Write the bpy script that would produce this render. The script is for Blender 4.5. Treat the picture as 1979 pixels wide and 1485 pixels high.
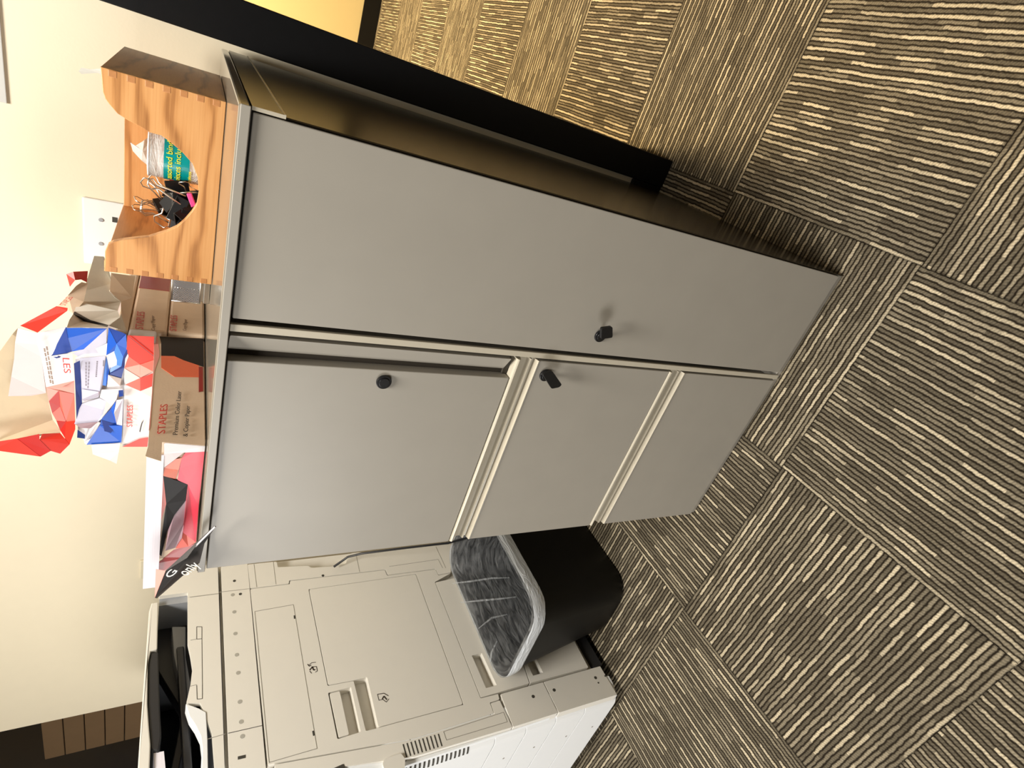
import bpy, bmesh, math, random
from mathutils import Vector, Matrix
from mathutils.geometry import tessellate_polygon

# ------------------------------------------------------------------ camera, world, lights, exposure
S = bpy.context.scene
for o in list(bpy.data.objects):
    bpy.data.objects.remove(o)
RW = ((0.31668, -0.41821, -0.85136), (-0.84072, -0.53936, -0.04777), (-0.43921, 0.73088, -0.5224))
CT = Vector((0.71630342, -0.62118311, 1.10187670)); FP = 1052.821
cd = bpy.data.cameras.new('camera'); cam = bpy.data.objects.new('camera', cd); S.collection.objects.link(cam)
cd.sensor_fit = 'HORIZONTAL'; cd.sensor_width = 36.0; cd.lens = 36.0 * FP / 1979.0
cd.clip_start = 0.01; cd.clip_end = 50
rx, ry, rz = Vector(RW[0]), -Vector(RW[1]), -Vector(RW[2])
cam.matrix_world = Matrix(((rx.x, ry.x, rz.x, CT.x), (rx.y, ry.y, rz.y, CT.y), (rx.z, ry.z, rz.z, CT.z), (0, 0, 0, 1)))
S.camera = cam
S.view_settings.view_transform = 'Standard'; S.view_settings.look = 'None'
S.view_settings.exposure = 0.0; S.view_settings.gamma = 1.0
S.view_settings.use_curve_mapping = False
w = bpy.data.worlds.new('world'); S.world = w; w.use_nodes = True
w.node_tree.nodes['Background'].inputs[0].default_value = (1.0, 0.93, 0.82, 1)
w.node_tree.nodes['Background'].inputs[1].default_value = 0.03

def lamp(name, loc, target, sx, sy, power, col):
    l = bpy.data.lights.new(name, 'AREA'); l.shape = 'RECTANGLE'; l.size = sx; l.size_y = sy
    l.energy = power; l.color = col
    o = bpy.data.objects.new(name, l); S.collection.objects.link(o); o.location = loc
    o.rotation_euler = (Vector(target) - Vector(loc)).to_track_quat('-Z', 'Y').to_euler()
    return o
lamp('ceiling_panel_light', (0.42, -0.50, 2.52), (0.40, -0.55, 0), 0.38, 0.8, 66, (1.0, 0.965, 0.90))
lamp('window_daylight', (-1.5, -1.8, 0.95), (0.15, 0.0, 0.2), 1.0, 1.1, 40, (1.0, 0.985, 0.96))
lamp('hall_ceiling_light', (0.3, 2.9, 2.55), (0.6, 2.8, 0), 0.6, 0.7, 230, (1.0, 0.78, 0.46))

# ------------------------------------------------------------------ helpers
def ray(px, py):
    c = Vector(((px - 989.5) / FP, (py - 742.5) / FP, 1.0))
    return Vector(RW[0]) * c.x + Vector(RW[1]) * c.y + Vector(RW[2]) * c.z
def at(px, py, ax, val):
    """the point of the real plane (axis = val) that the photo shows at a pixel"""
    d = ray(px, py)
    return CT + d * ((val - CT[ax]) / d[ax])
C = S.collection
def link(name, bm, mats, parent=None, smooth=False, bevel=0.0, solid=0.0, recalc=True):
    if recalc: bmesh.ops.recalc_face_normals(bm, faces=bm.faces[:])
    me = bpy.data.meshes.new(name); bm.to_mesh(me); bm.free()
    if not isinstance(mats, (list, tuple)): mats = [mats]
    for m in mats: me.materials.append(m)
    o = bpy.data.objects.new(name, me); C.objects.link(o)
    if smooth:
        for p in me.polygons: p.use_smooth = True
    if solid:
        md = o.modifiers.new('solid', 'SOLIDIFY'); md.thickness = solid; md.offset = 0
    if bevel:
        md = o.modifiers.new('bevel', 'BEVEL'); md.width = bevel; md.segments = 2; md.limit_method = 'ANGLE'; md.angle_limit = 0.6
    if parent is not None:
        o.parent = parent
        base = parent
        off = Vector((0, 0, 0))
        while base is not None:
            if base.type == 'EMPTY': off = off + base.location
            base = base.parent
        o.matrix_parent_inverse = Matrix.Translation(-off) if parent.type == 'EMPTY' else Matrix.Identity(4)
    return o
def sub(name, bm, mats, parent, **k):
    """a sub-part: parent is a mesh part whose origin sits at the world origin"""
    return link(name, bm, mats, parent, **k)
def thing(name, label, cat, loc=(0, 0, 0), group=None):
    o = bpy.data.objects.new(name, None); C.objects.link(o); o.location = loc
    o.empty_display_size = 0.05
    o['label'] = label; o['category'] = cat
    if group: o['group'] = group
    return o
def tag(o, label, cat, group=None):
    o['label'] = label; o['category'] = cat
    if group: o['group'] = group
    return o
def structure(o):
    o['kind'] = 'structure'; return o

def box(bm, x0, x1, y0, y1, z0, z1, mi=0):
    vs = [bm.verts.new(p) for p in ((x0, y0, z0), (x1, y0, z0), (x1, y1, z0), (x0, y1, z0), (x0, y0, z1), (x1, y0, z1), (x1, y1, z1), (x0, y1, z1))]
    for q in ((0, 3, 2, 1), (4, 5, 6, 7), (0, 1, 5, 4), (1, 2, 6, 5), (2, 3, 7, 6), (3, 0, 4, 7)):
        f = bm.faces.new([vs[i] for i in q]); f.material_index = mi
    return vs
def B(x0, x1, y0, y1, z0, z1):
    bm = bmesh.new(); box(bm, x0, x1, y0, y1, z0, z1); return bm
def fillet(poly, r, n=4):
    out = []
    m = len(poly)
    for i in range(m):
        p0, p, p1 = Vector(poly[i - 1]), Vector(poly[i]), Vector(poly[(i + 1) % m])
        a, b = (p0 - p), (p1 - p)
        la, lb = a.length, b.length
        if la < 1e-6 or lb < 1e-6: continue
        rr = min(r, la * 0.45, lb * 0.45)
        A, Bq = p + a / la * rr, p + b / lb * rr
        for k in range(n + 1):
            t = k / n
            out.append(A * (1 - t) ** 2 + p * 2 * t * (1 - t) + Bq * t * t)
    return out
def area2(poly):
    return 0.5 * sum(poly[i - 1][0] * poly[i][1] - poly[i][0] * poly[i - 1][1] for i in range(len(poly)))
def inset(poly, d):
    """offset a 2D polygon inwards by d (outwards if negative)"""
    s = 1 if area2(poly) > 0 else -1
    out = []; m = len(poly)
    for i in range(m):
        p0, p, p1 = Vector(poly[i - 1]), Vector(poly[i]), Vector(poly[(i + 1) % m])
        e0 = (p - p0).normalized(); e1 = (p1 - p).normalized()
        n0 = Vector((-e0.y, e0.x)) * s; n1 = Vector((-e1.y, e1.x)) * s
        b = n0 + n1
        k = max(0.35, 1 + n0.dot(n1))
        out.append(p + b * (d / k))
    return out
def prism(bm, outer, holes, a0, a1, tr, mi=0):
    """extrude a 2D polygon with holes between a0 and a1; tr(u,v,a) -> 3D"""
    rings = [[Vector((p[0], p[1], 0)) for p in r] for r in [outer] + list(holes)]
    tris = tessellate_polygon(rings)
    flat = [p for r in rings for p in r]
    lo = [bm.verts.new(tr(p.x, p.y, a0)) for p in flat]
    hi = [bm.verts.new(tr(p.x, p.y, a1)) for p in flat]
    for t in tris:
        for vs in (lo, hi):
            try: f = bm.faces.new([vs[i] for i in t]); f.material_index = mi
            except ValueError: pass
    k = 0
    for r in rings:
        n = len(r)
        for i in range(n):
            j = (i + 1) % n
            f = bm.faces.new((lo[k + i], lo[k + j], hi[k + j], hi[k + i])); f.material_index = mi
        k += n
YZ = lambda u, v, a: (a, u, v)      # u=Y v=Z, extruded along X
XZ = lambda u, v, a: (u, a, v)      # u=X v=Z, extruded along Y
XY = lambda u, v, a: (u, v, a)
def tube(bm, pts, r, n=8, mi=0, close=False):
    pts = [Vector(p) for p in pts]
    rings = []
    m = len(pts)
    up = Vector((0.13, 0.37, 0.92)).normalized()
    for i, p in enumerate(pts):
        if close: d = pts[(i + 1) % m] - pts[i - 1]
        else: d = pts[min(i + 1, m - 1)] - pts[max(i - 1, 0)]
        d.normalize()
        a = d.cross(up)
        if a.length < 1e-3: a = d.cross(Vector((1, 0, 0)))
        a.normalize(); b = d.cross(a).normalized()
        rr = r[i] if isinstance(r, (list, tuple)) else r
        rings.append([bm.verts.new(p + (a * math.cos(2 * math.pi * k / n) + b * math.sin(2 * math.pi * k / n)) * rr) for k in range(n)])
    rng = range(m if close else m - 1)
    for i in rng:
        A, Bq = rings[i], rings[(i + 1) % m]
        for k in range(n):
            f = bm.faces.new((A[k], A[(k + 1) % n], Bq[(k + 1) % n], Bq[k])); f.material_index = mi
    if not close:
        for R in (rings[0], rings[-1][::-1]):
            f = bm.faces.new(R); f.material_index = mi
def cyl(bm, c, axis, r, h, n=24, mi=0, r2=None):
    c = Vector(c); axis = Vector(axis).normalized()
    a = axis.orthogonal().normalized(); b = axis.cross(a)
    r2 = r if r2 is None else r2
    A = [bm.verts.new(c + (a * math.cos(2 * math.pi * k / n) + b * math.sin(2 * math.pi * k / n)) * r) for k in range(n)]
    D = [bm.verts.new(c + axis * h + (a * math.cos(2 * math.pi * k / n) + b * math.sin(2 * math.pi * k / n)) * r2) for k in range(n)]
    for k in range(n):
        f = bm.faces.new((A[k], A[(k + 1) % n], D[(k + 1) % n], D[k])); f.material_index = mi
    f = bm.faces.new(A[::-1]); f.material_index = mi
    f = bm.faces.new(D); f.material_index = mi
def text_bm(s, size, origin, u, v, sx=1.0, thick=0.0002, shear=0.0, bold=0.0):
    cu = bpy.data.curves.new('lettering', 'FONT'); cu.body = s; cu.size = size; cu.extrude = thick; cu.shear = shear; cu.offset = bold
    cu.resolution_u = 3
    ob = bpy.data.objects.new('lettering_source', cu)
    me = bpy.data.meshes.new_from_object(ob)
    u = Vector(u).normalized(); v = Vector(v).normalized(); n = u.cross(v); o = Vector(origin)
    bm = bmesh.new(); bm.from_mesh(me)
    for vt in bm.verts:
        p = vt.co.copy(); vt.co = o + u * (p.x * sx) + v * p.y + n * p.z
    bpy.data.objects.remove(ob); bpy.data.curves.remove(cu); bpy.data.meshes.remove(me)
    return bm

# ------------------------------------------------------------------ materials
def srgb(r, g, b):
    f = lambda c: (c / 255) / 12.92 if c / 255 <= 0.04045 else ((c / 255 + 0.055) / 1.055) ** 2.4
    return (f(r), f(g), f(b), 1)
class NT:
    def __init__(s, name):
        s.m = bpy.data.materials.new(name); s.m.use_nodes = True
        s.t = s.m.node_tree; s.b = s.t.nodes['Principled BSDF']
    def n(s, typ, **k):
        nd = s.t.nodes.new(typ)
        for a, v in k.items(): setattr(nd, a, v)
        return nd
    def put(s, sock, v):
        if isinstance(v, (int, float)): sock.default_value = v
        elif isinstance(v, (tuple, list)): sock.default_value = v
        else: s.t.links.new(v, sock)
    def math(s, op, *a):
        nd = s.n('ShaderNodeMath', operation=op)
        for i, v in enumerate(a): s.put(nd.inputs[i], v)
        return nd.outputs[0]
    def mix(s, f, a, b):
        nd = s.n('ShaderNodeMix', data_type='RGBA')
        s.put(nd.inputs[0], f); s.put(nd.inputs[6], a); s.put(nd.inputs[7], b)
        return nd.outputs[2]
    def pos(s):
        return s.n('ShaderNodeNewGeometry').outputs['Position']
    def obj(s):
        return s.n('ShaderNodeTexCoord').outputs['Object']
    def noise(s, vec, scale, detail=3, rough=0.5, dist=0.0):
        nd = s.n('ShaderNodeTexNoise'); s.put(nd.inputs['Vector'], vec)
        nd.inputs['Scale'].default_value = scale; nd.inputs['Detail'].default_value = detail
        nd.inputs['Roughness'].default_value = rough; nd.inputs['Distortion'].default_value = dist
        return nd.outputs[0]
    def mapping(s, vec, scale=(1, 1, 1), rot=(0, 0, 0), loc=(0, 0, 0)):
        nd = s.n('ShaderNodeMapping'); s.put(nd.inputs[0], vec)
        nd.inputs[1].default_value = loc; nd.inputs[2].default_value = rot; nd.inputs[3].default_value = scale
        return nd.outputs[0]
    def ramp(s, f, stops):
        nd = s.n('ShaderNodeValToRGB'); s.put(nd.inputs[0], f)
        e = nd.color_ramp.elements
        while len(e) < len(stops): e.new(0.5)
        for k, (p, c) in enumerate(stops): e[k].position = p; e[k].color = c
        return nd.outputs[0]
    def bump(s, h, strength=0.2, dist=0.002):
        nd = s.n('ShaderNodeBump'); nd.inputs['Strength'].default_value = strength; nd.inputs['Distance'].default_value = dist
        s.put(nd.inputs['Height'], h); s.t.links.new(nd.outputs[0], s.b.inputs['Normal'])
    def set(s, color=None, rough=None, metal=None, spec=None):
        if color is not None: s.put(s.b.inputs['Base Color'], color)
        if rough is not None: s.put(s.b.inputs['Roughness'], rough)
        if metal is not None: s.b.inputs['Metallic'].default_value = metal
        if spec is not None: s.b.inputs['Specular IOR Level'].default_value = spec
        return s
def paint(name, col, rough=0.5, metal=0.0, spec=0.5, var=0.06, scale=60, bump=0.05):
    t = NT(name); v = t.pos()
    nz = t.noise(v, scale, 4)
    k = t.math('MULTIPLY_ADD', nz, 2 * var, 1 - var)
    mx = t.n('ShaderNodeMix', data_type='RGBA', blend_type='MULTIPLY'); mx.inputs[0].default_value = 1
    mx.inputs[6].default_value = col
    cmb = t.n('ShaderNodeCombineColor')
    for i in range(3): t.put(cmb.inputs[i], k)
    t.put(mx.inputs[7], cmb.outputs[0])
    t.set(mx.outputs[2], rough, metal, spec)
    if bump: t.bump(t.noise(v, scale * 8, 2), bump, 0.001)
    return t.m

M = {}
M['wall'] = paint('cream_wall_paint', (0.76, 0.675, 0.505, 1), 0.65, var=0.02, scale=25, bump=0.12)
M['yellow'] = paint('yellow_wall_paint', (0.60, 0.50, 0.28, 1), 0.6, var=0.02, scale=20)
M['black'] = paint('black_trim_paint', (0.004, 0.004, 0.0045, 1), 0.5, var=0.2, spec=0.25)
M['side'] = paint('dark_brown_side', (0.016, 0.011, 0.005, 1), 0.22, spec=0.3, var=0.1, scale=14, bump=0.02)
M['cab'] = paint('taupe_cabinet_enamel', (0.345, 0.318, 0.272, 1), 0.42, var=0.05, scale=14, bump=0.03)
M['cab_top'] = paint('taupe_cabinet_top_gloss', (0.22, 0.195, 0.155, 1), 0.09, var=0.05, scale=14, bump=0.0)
M['cab_edge'] = paint('light_cabinet_edge', (0.52, 0.47, 0.37, 1), 0.3, var=0.05)  # paler than the body enamel
M['cab_dark'] = paint('cabinet_gap_shade', (0.035, 0.028, 0.02, 1), 0.7)  # shade of cabinet gaps and recesses, put into the colour
M['lock'] = paint('black_lock_plastic', (0.008, 0.008, 0.009, 1), 0.32, spec=0.35)
M['copier'] = paint('off_white_copier_plastic', (0.76, 0.725, 0.65, 1), 0.5, var=0.015, scale=30, bump=0.02)
M['copier_white'] = paint('white_copier_front_plastic', (0.85, 0.86, 0.86, 1), 0.45, var=0.01, bump=0.02)
M['copier_gray'] = paint('gray_copier_plastic', (0.33, 0.34, 0.36, 1), 0.5)
M['seam'] = paint('dark_seam_and_recess_shade', (0.05, 0.045, 0.035, 1), 0.8)
M['seam_soft'] = paint('soft_seam', (0.26, 0.24, 0.20, 1), 0.8)
M['mark'] = paint('screw_mark', (0.40, 0.38, 0.33, 1), 0.6)
M['char'] = paint('charcoal_plastic', (0.022, 0.022, 0.024, 1), 0.4)
M['bin'] = paint('black_bin_plastic', (0.003, 0.003, 0.003, 1), 0.5, spec=0.2, bump=0.15, scale=40)
M['white'] = paint('white_plastic', (0.80, 0.79, 0.76, 1), 0.35, var=0.01, bump=0.0)
M['kraft'] = paint('kraft_paper', (0.66, 0.50, 0.355, 1), 0.5, var=0.08, scale=40, bump=0.1)
M['kraft_light'] = paint('light_kraft_paper', (0.55, 0.44, 0.29, 1), 0.6, var=0.08, scale=30, bump=0.1)
M['kraft_gray'] = paint('grayish_wrapper_paper', (0.62, 0.575, 0.49, 1), 0.5, var=0.08, scale=40, bump=0.12)
M['tan'] = paint('tan_cardboard', (0.18, 0.108, 0.05, 1), 0.7, var=0.08, scale=20, bump=0.1)
M['w_white'] = paint('white_wrapper', (0.68, 0.655, 0.67, 1), 0.35, var=0.02, bump=0.05)
M['w_lilac'] = paint('lilac_white_wrapper', (0.50, 0.50, 0.62, 1), 0.35, var=0.03, bump=0.05)
M['w_pinkw'] = paint('pinkish_white_wrapper', (0.62, 0.52, 0.52, 1), 0.35, var=0.03, bump=0.05)
M['w_red'] = paint('red_wrapper', (0.62, 0.026, 0.011, 1), 0.4, var=0.04, bump=0.05)
M['w_red2'] = paint('deep_red_wrapper', (0.44, 0.013, 0.008, 1), 0.4, var=0.04, bump=0.05)
M['w_salmon'] = paint('salmon_wrapper', (0.70, 0.115, 0.08, 1), 0.4, var=0.04, bump=0.05)
M['w_rose'] = paint('rose_wrapper', (0.76, 0.32, 0.27, 1), 0.4, var=0.04, bump=0.05)
M['w_blue'] = paint('blue_wrapper', (0.006, 0.085, 0.50, 1), 0.4, var=0.05, bump=0.05)
M['w_blue2'] = paint('dark_blue_wrapper', (0.006, 0.04, 0.27, 1), 0.4, var=0.05, bump=0.05)
M['w_blue3'] = paint('light_blue_wrapper', (0.07, 0.20, 0.62, 1), 0.4, var=0.05, bump=0.05)
M['w_black'] = paint('black_wrapper', (0.008, 0.006, 0.006, 1), 0.5, spec=0.25, var=0.1, bump=0.05)
M['w_char'] = paint('charcoal_wrapper', (0.035, 0.029, 0.026, 1), 0.45, spec=0.3, var=0.1, bump=0.05)
M['w_pink'] = paint('hot_pink_wrapper', (0.70, 0.055, 0.09, 1), 0.4, var=0.05, bump=0.05)
M['w_orange'] = paint('orange_wrapper', (0.72, 0.14, 0.06, 1), 0.35, var=0.05, bump=0.05)
M['w_mauve'] = paint('mauve_wrapper', (0.30, 0.19, 0.22, 1), 0.35, var=0.12, bump=0.05)
M['w_dred'] = paint('dark_red_wrapper', (0.28, 0.015, 0.012, 1), 0.35, var=0.06, bump=0.05)
M['ink'] = paint('brown_black_ink', (0.05, 0.035, 0.025, 1), 0.6, bump=0)
M['ink_soft'] = paint('faded_brown_ink', (0.20, 0.12, 0.07, 1), 0.6, bump=0)
M['ink_gray'] = paint('gray_ink', (0.22, 0.20, 0.24, 1), 0.6, bump=0)
M['ink_red'] = paint('red_ink', (0.52, 0.045, 0.035, 1), 0.5, bump=0)
M['ink_white'] = paint('white_ink', (0.85, 0.84, 0.8, 1), 0.5, bump=0)
M['steel'] = paint('bright_steel_wire', (0.75, 0.72, 0.67, 1), 0.32, metal=1.0, bump=0)
M['teal'] = paint('teal_label', (0.0, 0.27, 0.28, 1), 0.3, bump=0)
M['lime'] = paint('yellow_lettering', (0.80, 0.75, 0.03, 1), 0.4, bump=0)
M['pink'] = paint('pink_plastic', (0.80, 0.09, 0.32, 1), 0.4, bump=0)
M['plate_edge'] = paint('beige_plate', (0.70, 0.63, 0.46, 1), 0.4, bump=0)
M['patch'] = paint('pale_gray_patch', (0.52, 0.52, 0.49, 1), 0.6, var=0.02)
M['blue_dark'] = paint('navy_plastic', (0.015, 0.02, 0.05, 1), 0.5)

def paper_mat():
    t = NT('white_paper_stack'); v = t.pos()
    s = t.noise(t.mapping(v, (1.5, 1.5, 900)), 1.0, 2)
    t.set(t.mix(s, (0.72, 0.68, 0.74, 1), (0.90, 0.86, 0.91, 1)), 0.7)
    t.bump(s, 0.2, 0.0005); return t.m
M['paper'] = paper_mat()
def wood_mat(name, swap, dark=1.0):
    t = NT(name); v = t.pos()
    sc = (3.0, 30, 30) if swap == 'x' else (30, 3.0, 30)
    lowf = (2.2, 14, 9) if swap == 'x' else (14, 2.2, 9)
    warp = t.noise(t.mapping(v, lowf), 1.5, 3, 0.55)
    sp = t.n('ShaderNodeSeparateXYZ'); t.put(sp.inputs[0], v)
    ph = t.math('ADD', t.math('MULTIPLY', sp.outputs[2], 210.0), t.math('MULTIPLY', warp, 24.0))
    band = t.math('POWER', t.math('MULTIPLY_ADD', t.math('SINE', ph), 0.5, 0.5), 2.5)
    fine = t.noise(t.mapping(v, (sc[0] * 2, sc[1] * 5, sc[2] * 9)), 1.6, 5, 0.65)
    f = t.math('SUBTRACT', t.math('MULTIPLY_ADD', fine, 0.55, 0.42), t.math('MULTIPLY', band, 0.36))
    col = t.ramp(f, [(0.22, (0.30 * dark, 0.118 * dark, 0.033 * dark, 1)), (0.52, (0.58 * dark, 0.275 * dark, 0.095 * dark, 1)), (0.85, (0.70 * dark, 0.375 * dark, 0.15 * dark, 1))])
    t.set(col, 0.38); t.bump(fine, 0.12, 0.001); return t.m
M['oak'] = wood_mat('honey_oak', 'x'); M['oak_side'] = wood_mat('honey_oak_side', 'y')
M['oak_end'] = paint('oak_end_grain', (0.46, 0.20, 0.068, 1), 0.5, var=0.15, scale=300)
def clear_mat(name, tint, amount, rough=0.12, wr=0.3):
    """clear plastic film: mostly see-through, a thin milky share and a sharp gloss"""
    t = NT(name); nt = t.t
    tr = t.n('ShaderNodeBsdfTransparent'); tr.inputs[0].default_value = (0.96, 0.97, 0.97, 1)
    t.set(tint, rough)
    mx = t.n('ShaderNodeMixShader')
    nz = t.noise(t.mapping(t.pos(), (14, 14, 60)), 1.0, 4, 0.6, 1.5)
    nz = t.math('POWER', nz, 2.0)
    t.put(mx.inputs[0], t.math('MULTIPLY_ADD', nz, wr, amount - 0.25 * wr))
    t.bump(nz, 0.9, 0.006)
    nt.links.new(tr.outputs[0], mx.inputs[1]); nt.links.new(t.b.outputs[0], mx.inputs[2])
    nt.links.new(mx.outputs[0], nt.nodes['Material Output'].inputs[0])
    return t.m
M['film'] = clear_mat('clear_liner_film', (0.80, 0.82, 0.84, 1), 0.13, 0.14, 0.55)
M['film_fold'] = clear_mat('folded_liner_film', (0.84, 0.87, 0.90, 1), 0.72, 0.15, 0.6)
M['film_mid'] = clear_mat('wrinkled_liner_film', (0.80, 0.82, 0.84, 1), 0.30, 0.15, 0.5)
M['tub'] = clear_mat('clear_tub_plastic', (0.75, 0.76, 0.75, 1), 0.40, 0.08)
def mesh_mat():
    t = NT('silver_wire_mesh'); nt = t.t
    p = t.obj(); sp = t.n('ShaderNodeSeparateXYZ'); t.put(sp.inputs[0], p)
    k = 2 * math.pi / 0.0036
    su = t.math('ADD', sp.outputs[0], sp.outputs[1])
    a = t.math('COSINE', t.math('MULTIPLY', t.math('ADD', su, sp.outputs[2]), k))
    b = t.math('COSINE', t.math('MULTIPLY', t.math('SUBTRACT', su, sp.outputs[2]), k))
    hole = t.math('GREATER_THAN', t.math('ADD', a, b), 0.55)
    t.set((0.55, 0.57, 0.62, 1), 0.35, 0.9)
    tr = t.n('ShaderNodeBsdfTransparent'); mx = t.n('ShaderNodeMixShader')
    t.put(mx.inputs[0], hole); nt.links.new(t.b.outputs[0], mx.inputs[1]); nt.links.new(tr.outputs[0], mx.inputs[2])
    nt.links.new(mx.outputs[0], nt.nodes['Material Output'].inputs[0]); return t.m
M['mesh'] = mesh_mat()

TX, TY, TS = 0.24044, -0.11059, 0.45743
def carpet_mat():
    t = NT('striped_carpet_tiles'); m = t.math
    p = t.pos(); sp = t.n('ShaderNodeSeparateXYZ'); t.put(sp.inputs[0], p)
    X = m('MULTIPLY', m('SUBTRACT', sp.outputs[0], TX), 1 / TS); Y = m('MULTIPLY', m('SUBTRACT', sp.outputs[1], TY), 1 / TS)
    a, b = m('FLOOR', X), m('FLOOR', Y); fx, fy = m('FRACT', X), m('FRACT', Y)
    par = m('FLOORED_MODULO', m('ADD', a, b), 2.0); inv = m('SUBTRACT', 1.0, par)
    across = m('ADD', m('MULTIPLY', par, fx), m('MULTIPLY', inv, fy))
    along = m('ADD', m('MULTIPLY', par, fy), m('MULTIPLY', inv, fx))
    wob = m('MULTIPLY', m('SUBTRACT', t.noise(p, 90, 2), 0.5), 0.55)
    wob2 = m('MULTIPLY', m('SUBTRACT', t.noise(p, 9, 2), 0.5), 0.7)
    r = m('ADD', m('MULTIPLY', across, 54.0), m('ADD', wob, wob2))
    row = m('FLOOR', r); fr = m('FRACT', r)
    prof = t.n('ShaderNodeMapRange', interpolation_type='SMOOTHSTEP'); t.put(prof.inputs[0], m('ABSOLUTE', m('SUBTRACT', fr, 0.5)))
    prof.inputs[1].default_value = 0.46; prof.inputs[2].default_value = 0.16
    prof.inputs[3].default_value = 0.0; prof.inputs[4].default_value = 1.0
    cell = m('ADD', m('MULTIPLY', a, 37.0), m('MULTIPLY', b, 91.0))
    wn0 = t.n('ShaderNodeTexWhiteNoise', noise_dimensions='2D'); c0 = t.n('ShaderNodeCombineXYZ'); t.put(c0.inputs[0], row); t.put(c0.inputs[1], cell); t.put(wn0.inputs[0], c0.outputs[0])
    seg = m('FLOOR', m('ADD', m('MULTIPLY', along, 7.0), m('MULTIPLY', wn0.outputs[0], 9.0)))
    wn = t.n('ShaderNodeTexWhiteNoise', noise_dimensions='3D'); c1 = t.n('ShaderNodeCombineXYZ')
    t.put(c1.inputs[0], row); t.put(c1.inputs[1], seg); t.put(c1.inputs[2], cell); t.put(wn.inputs[0], c1.outputs[0])
    odd = m('FLOORED_MODULO', row, 2.0)
    bright = m('MULTIPLY_ADD', m('POWER', wn.outputs[0], 1.3), 0.80, 0.26)
    dim = m('MULTIPLY_ADD', m('POWER', wn.outputs[0], 3.0), 0.22, 0.16)
    lev = m('ADD', m('MULTIPLY', odd, dim), m('MULTIPLY', m('SUBTRACT', 1.0, odd), bright))
    loops = t.noise(p, 420, 2, 0.7)
    tw = m('SINE', m('ADD', m('MULTIPLY', along, 560.0), m('MULTIPLY', fr, 5.0)))
    tex = m('ADD', m('MULTIPLY_ADD', loops, 1.1, 0.45), m('MULTIPLY', tw, 0.16))
    lit = m('MULTIPLY', prof.outputs[0], lev)
    big = t.noise(p, 2.2, 3)
    dark = (0.018, 0.013, 0.008, 1)
    light = t.mix(big, (0.50, 0.42, 0.285, 1), (0.60, 0.51, 0.36, 1))
    col = t.mix(lit, dark, light)
    cmb = t.n('ShaderNodeCombineColor')
    ed = m('MULTIPLY', m('GREATER_THAN', m('ABSOLUTE', m('SUBTRACT', fx, 0.5)), 0.4955), 1.0)
    ed2 = m('GREATER_THAN', m('ABSOLUTE', m('SUBTRACT', fy, 0.5)), 0.4955)
    edge = m('MULTIPLY_ADD', m('MAXIMUM', ed, ed2), -0.35, 1.0)
    # two small round stains
    sh = edge
    for (sx, sy, sr) in ((0.4, -0.545, 0.011),):
        d = m('SQRT', m('ADD', m('POWER', m('SUBTRACT', sp.outputs[0], sx), 2.0), m('POWER', m('SUBTRACT', sp.outputs[1], sy), 2.0)))
        mr = t.n('ShaderNodeMapRange'); t.put(mr.inputs[0], d); mr.inputs[1].default_value = sr * 0.4; mr.inputs[2].default_value = sr * 1.3
        mr.inputs[3].default_value = 0.25; mr.inputs[4].default_value = 1.0
        sh = m('MULTIPLY', sh, mr.outputs[0])
    sh = m('MULTIPLY', sh, tex)
    for i in range(3): t.put(cmb.inputs[i], sh)
    mx = t.n('ShaderNodeMix', data_type='RGBA', blend_type='MULTIPLY'); mx.inputs[0].default_value = 1
    t.put(mx.inputs[6], col); t.put(mx.inputs[7], cmb.outputs[0])
    t.set(mx.outputs[2], 0.95, spec=0.1)
    t.bump(m('ADD', m('MULTIPLY', prof.outputs[0], 0.6), m('MULTIPLY', loops, 0.8)), 0.6, 0.003)
    return t.m
M['carpet'] = carpet_mat()

# ------------------------------------------------------------------ setting
WY = 0.60                                   # the wall behind the cabinet
structure(link('floor', B(-3.2, 4.5, -2.8, 4.2, -0.02, 0), M['carpet']))
structure(link('wall_back', B(-1.28, 0.643, WY, WY + 0.13, 0, 2.6), M['wall']))
structure(link('baseboard_back', B(-1.28, 0.6425, WY - 0.012, WY, 0, 0.10), M['black'], bevel=0.003))
bm = bmesh.new(); box(bm, 0.643, 0.714, WY - 0.014, WY + 0.145, 0, 2.1); structure(link('trim_1', bm, M['black'], bevel=0.002))
structure(link('wall_far', B(-1.0, 4.5, 4.06, 4.2, 0, 2.6), M['yellow']))
structure(link('baseboard_far', B(-1.0, 4.5, 4.048, 4.06, 0, 0.115), M['black']))
structure(link('ceiling', B(-3.2, 4.5, -2.8, 4.2, 2.6, 2.65), M['wall']))
structure(link('wall_passage', B(-3.2, -1.0, 1.7, 1.8, 0, 2.6), M['wall']))

# ------------------------------------------------------------------ storage cabinet
CW, CH, CD = 0.630, 1.066, 0.574
cab = thing('storage_cabinet', 'tall taupe metal storage cabinet with a wardrobe door on the right and three drawers', 'cabinet', (0.315, 0.28, 0))
bm = bmesh.new()
box(bm, 0.0, 0.3875, 0.0205, CD, 0.004, 1.054); box(bm, 0.4128, CW, 0.0205, CD, 0.004, 1.054)
box(bm, 0.3875, 0.4128, 0.10, CD, 0.004, 1.054); box(bm, 0.3875, 0.4128, 0.0205, 0.10, 0.004, 0.012)
box(bm, 0.0, CW, 0.004, 0.03, 0.0, 0.014)          # kick strip
link('carcass', bm, M['cab'], cab, bevel=0.0015)
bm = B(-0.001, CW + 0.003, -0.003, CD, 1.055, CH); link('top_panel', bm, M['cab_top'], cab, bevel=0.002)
bm = bmesh.new(); box(bm, -0.001, CW + 0.0035, -0.0045, -0.0032, 1.0555, CH - 0.0015)
o = link('top_edge', bm, M['cab'], cab, bevel=0.0008)
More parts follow.
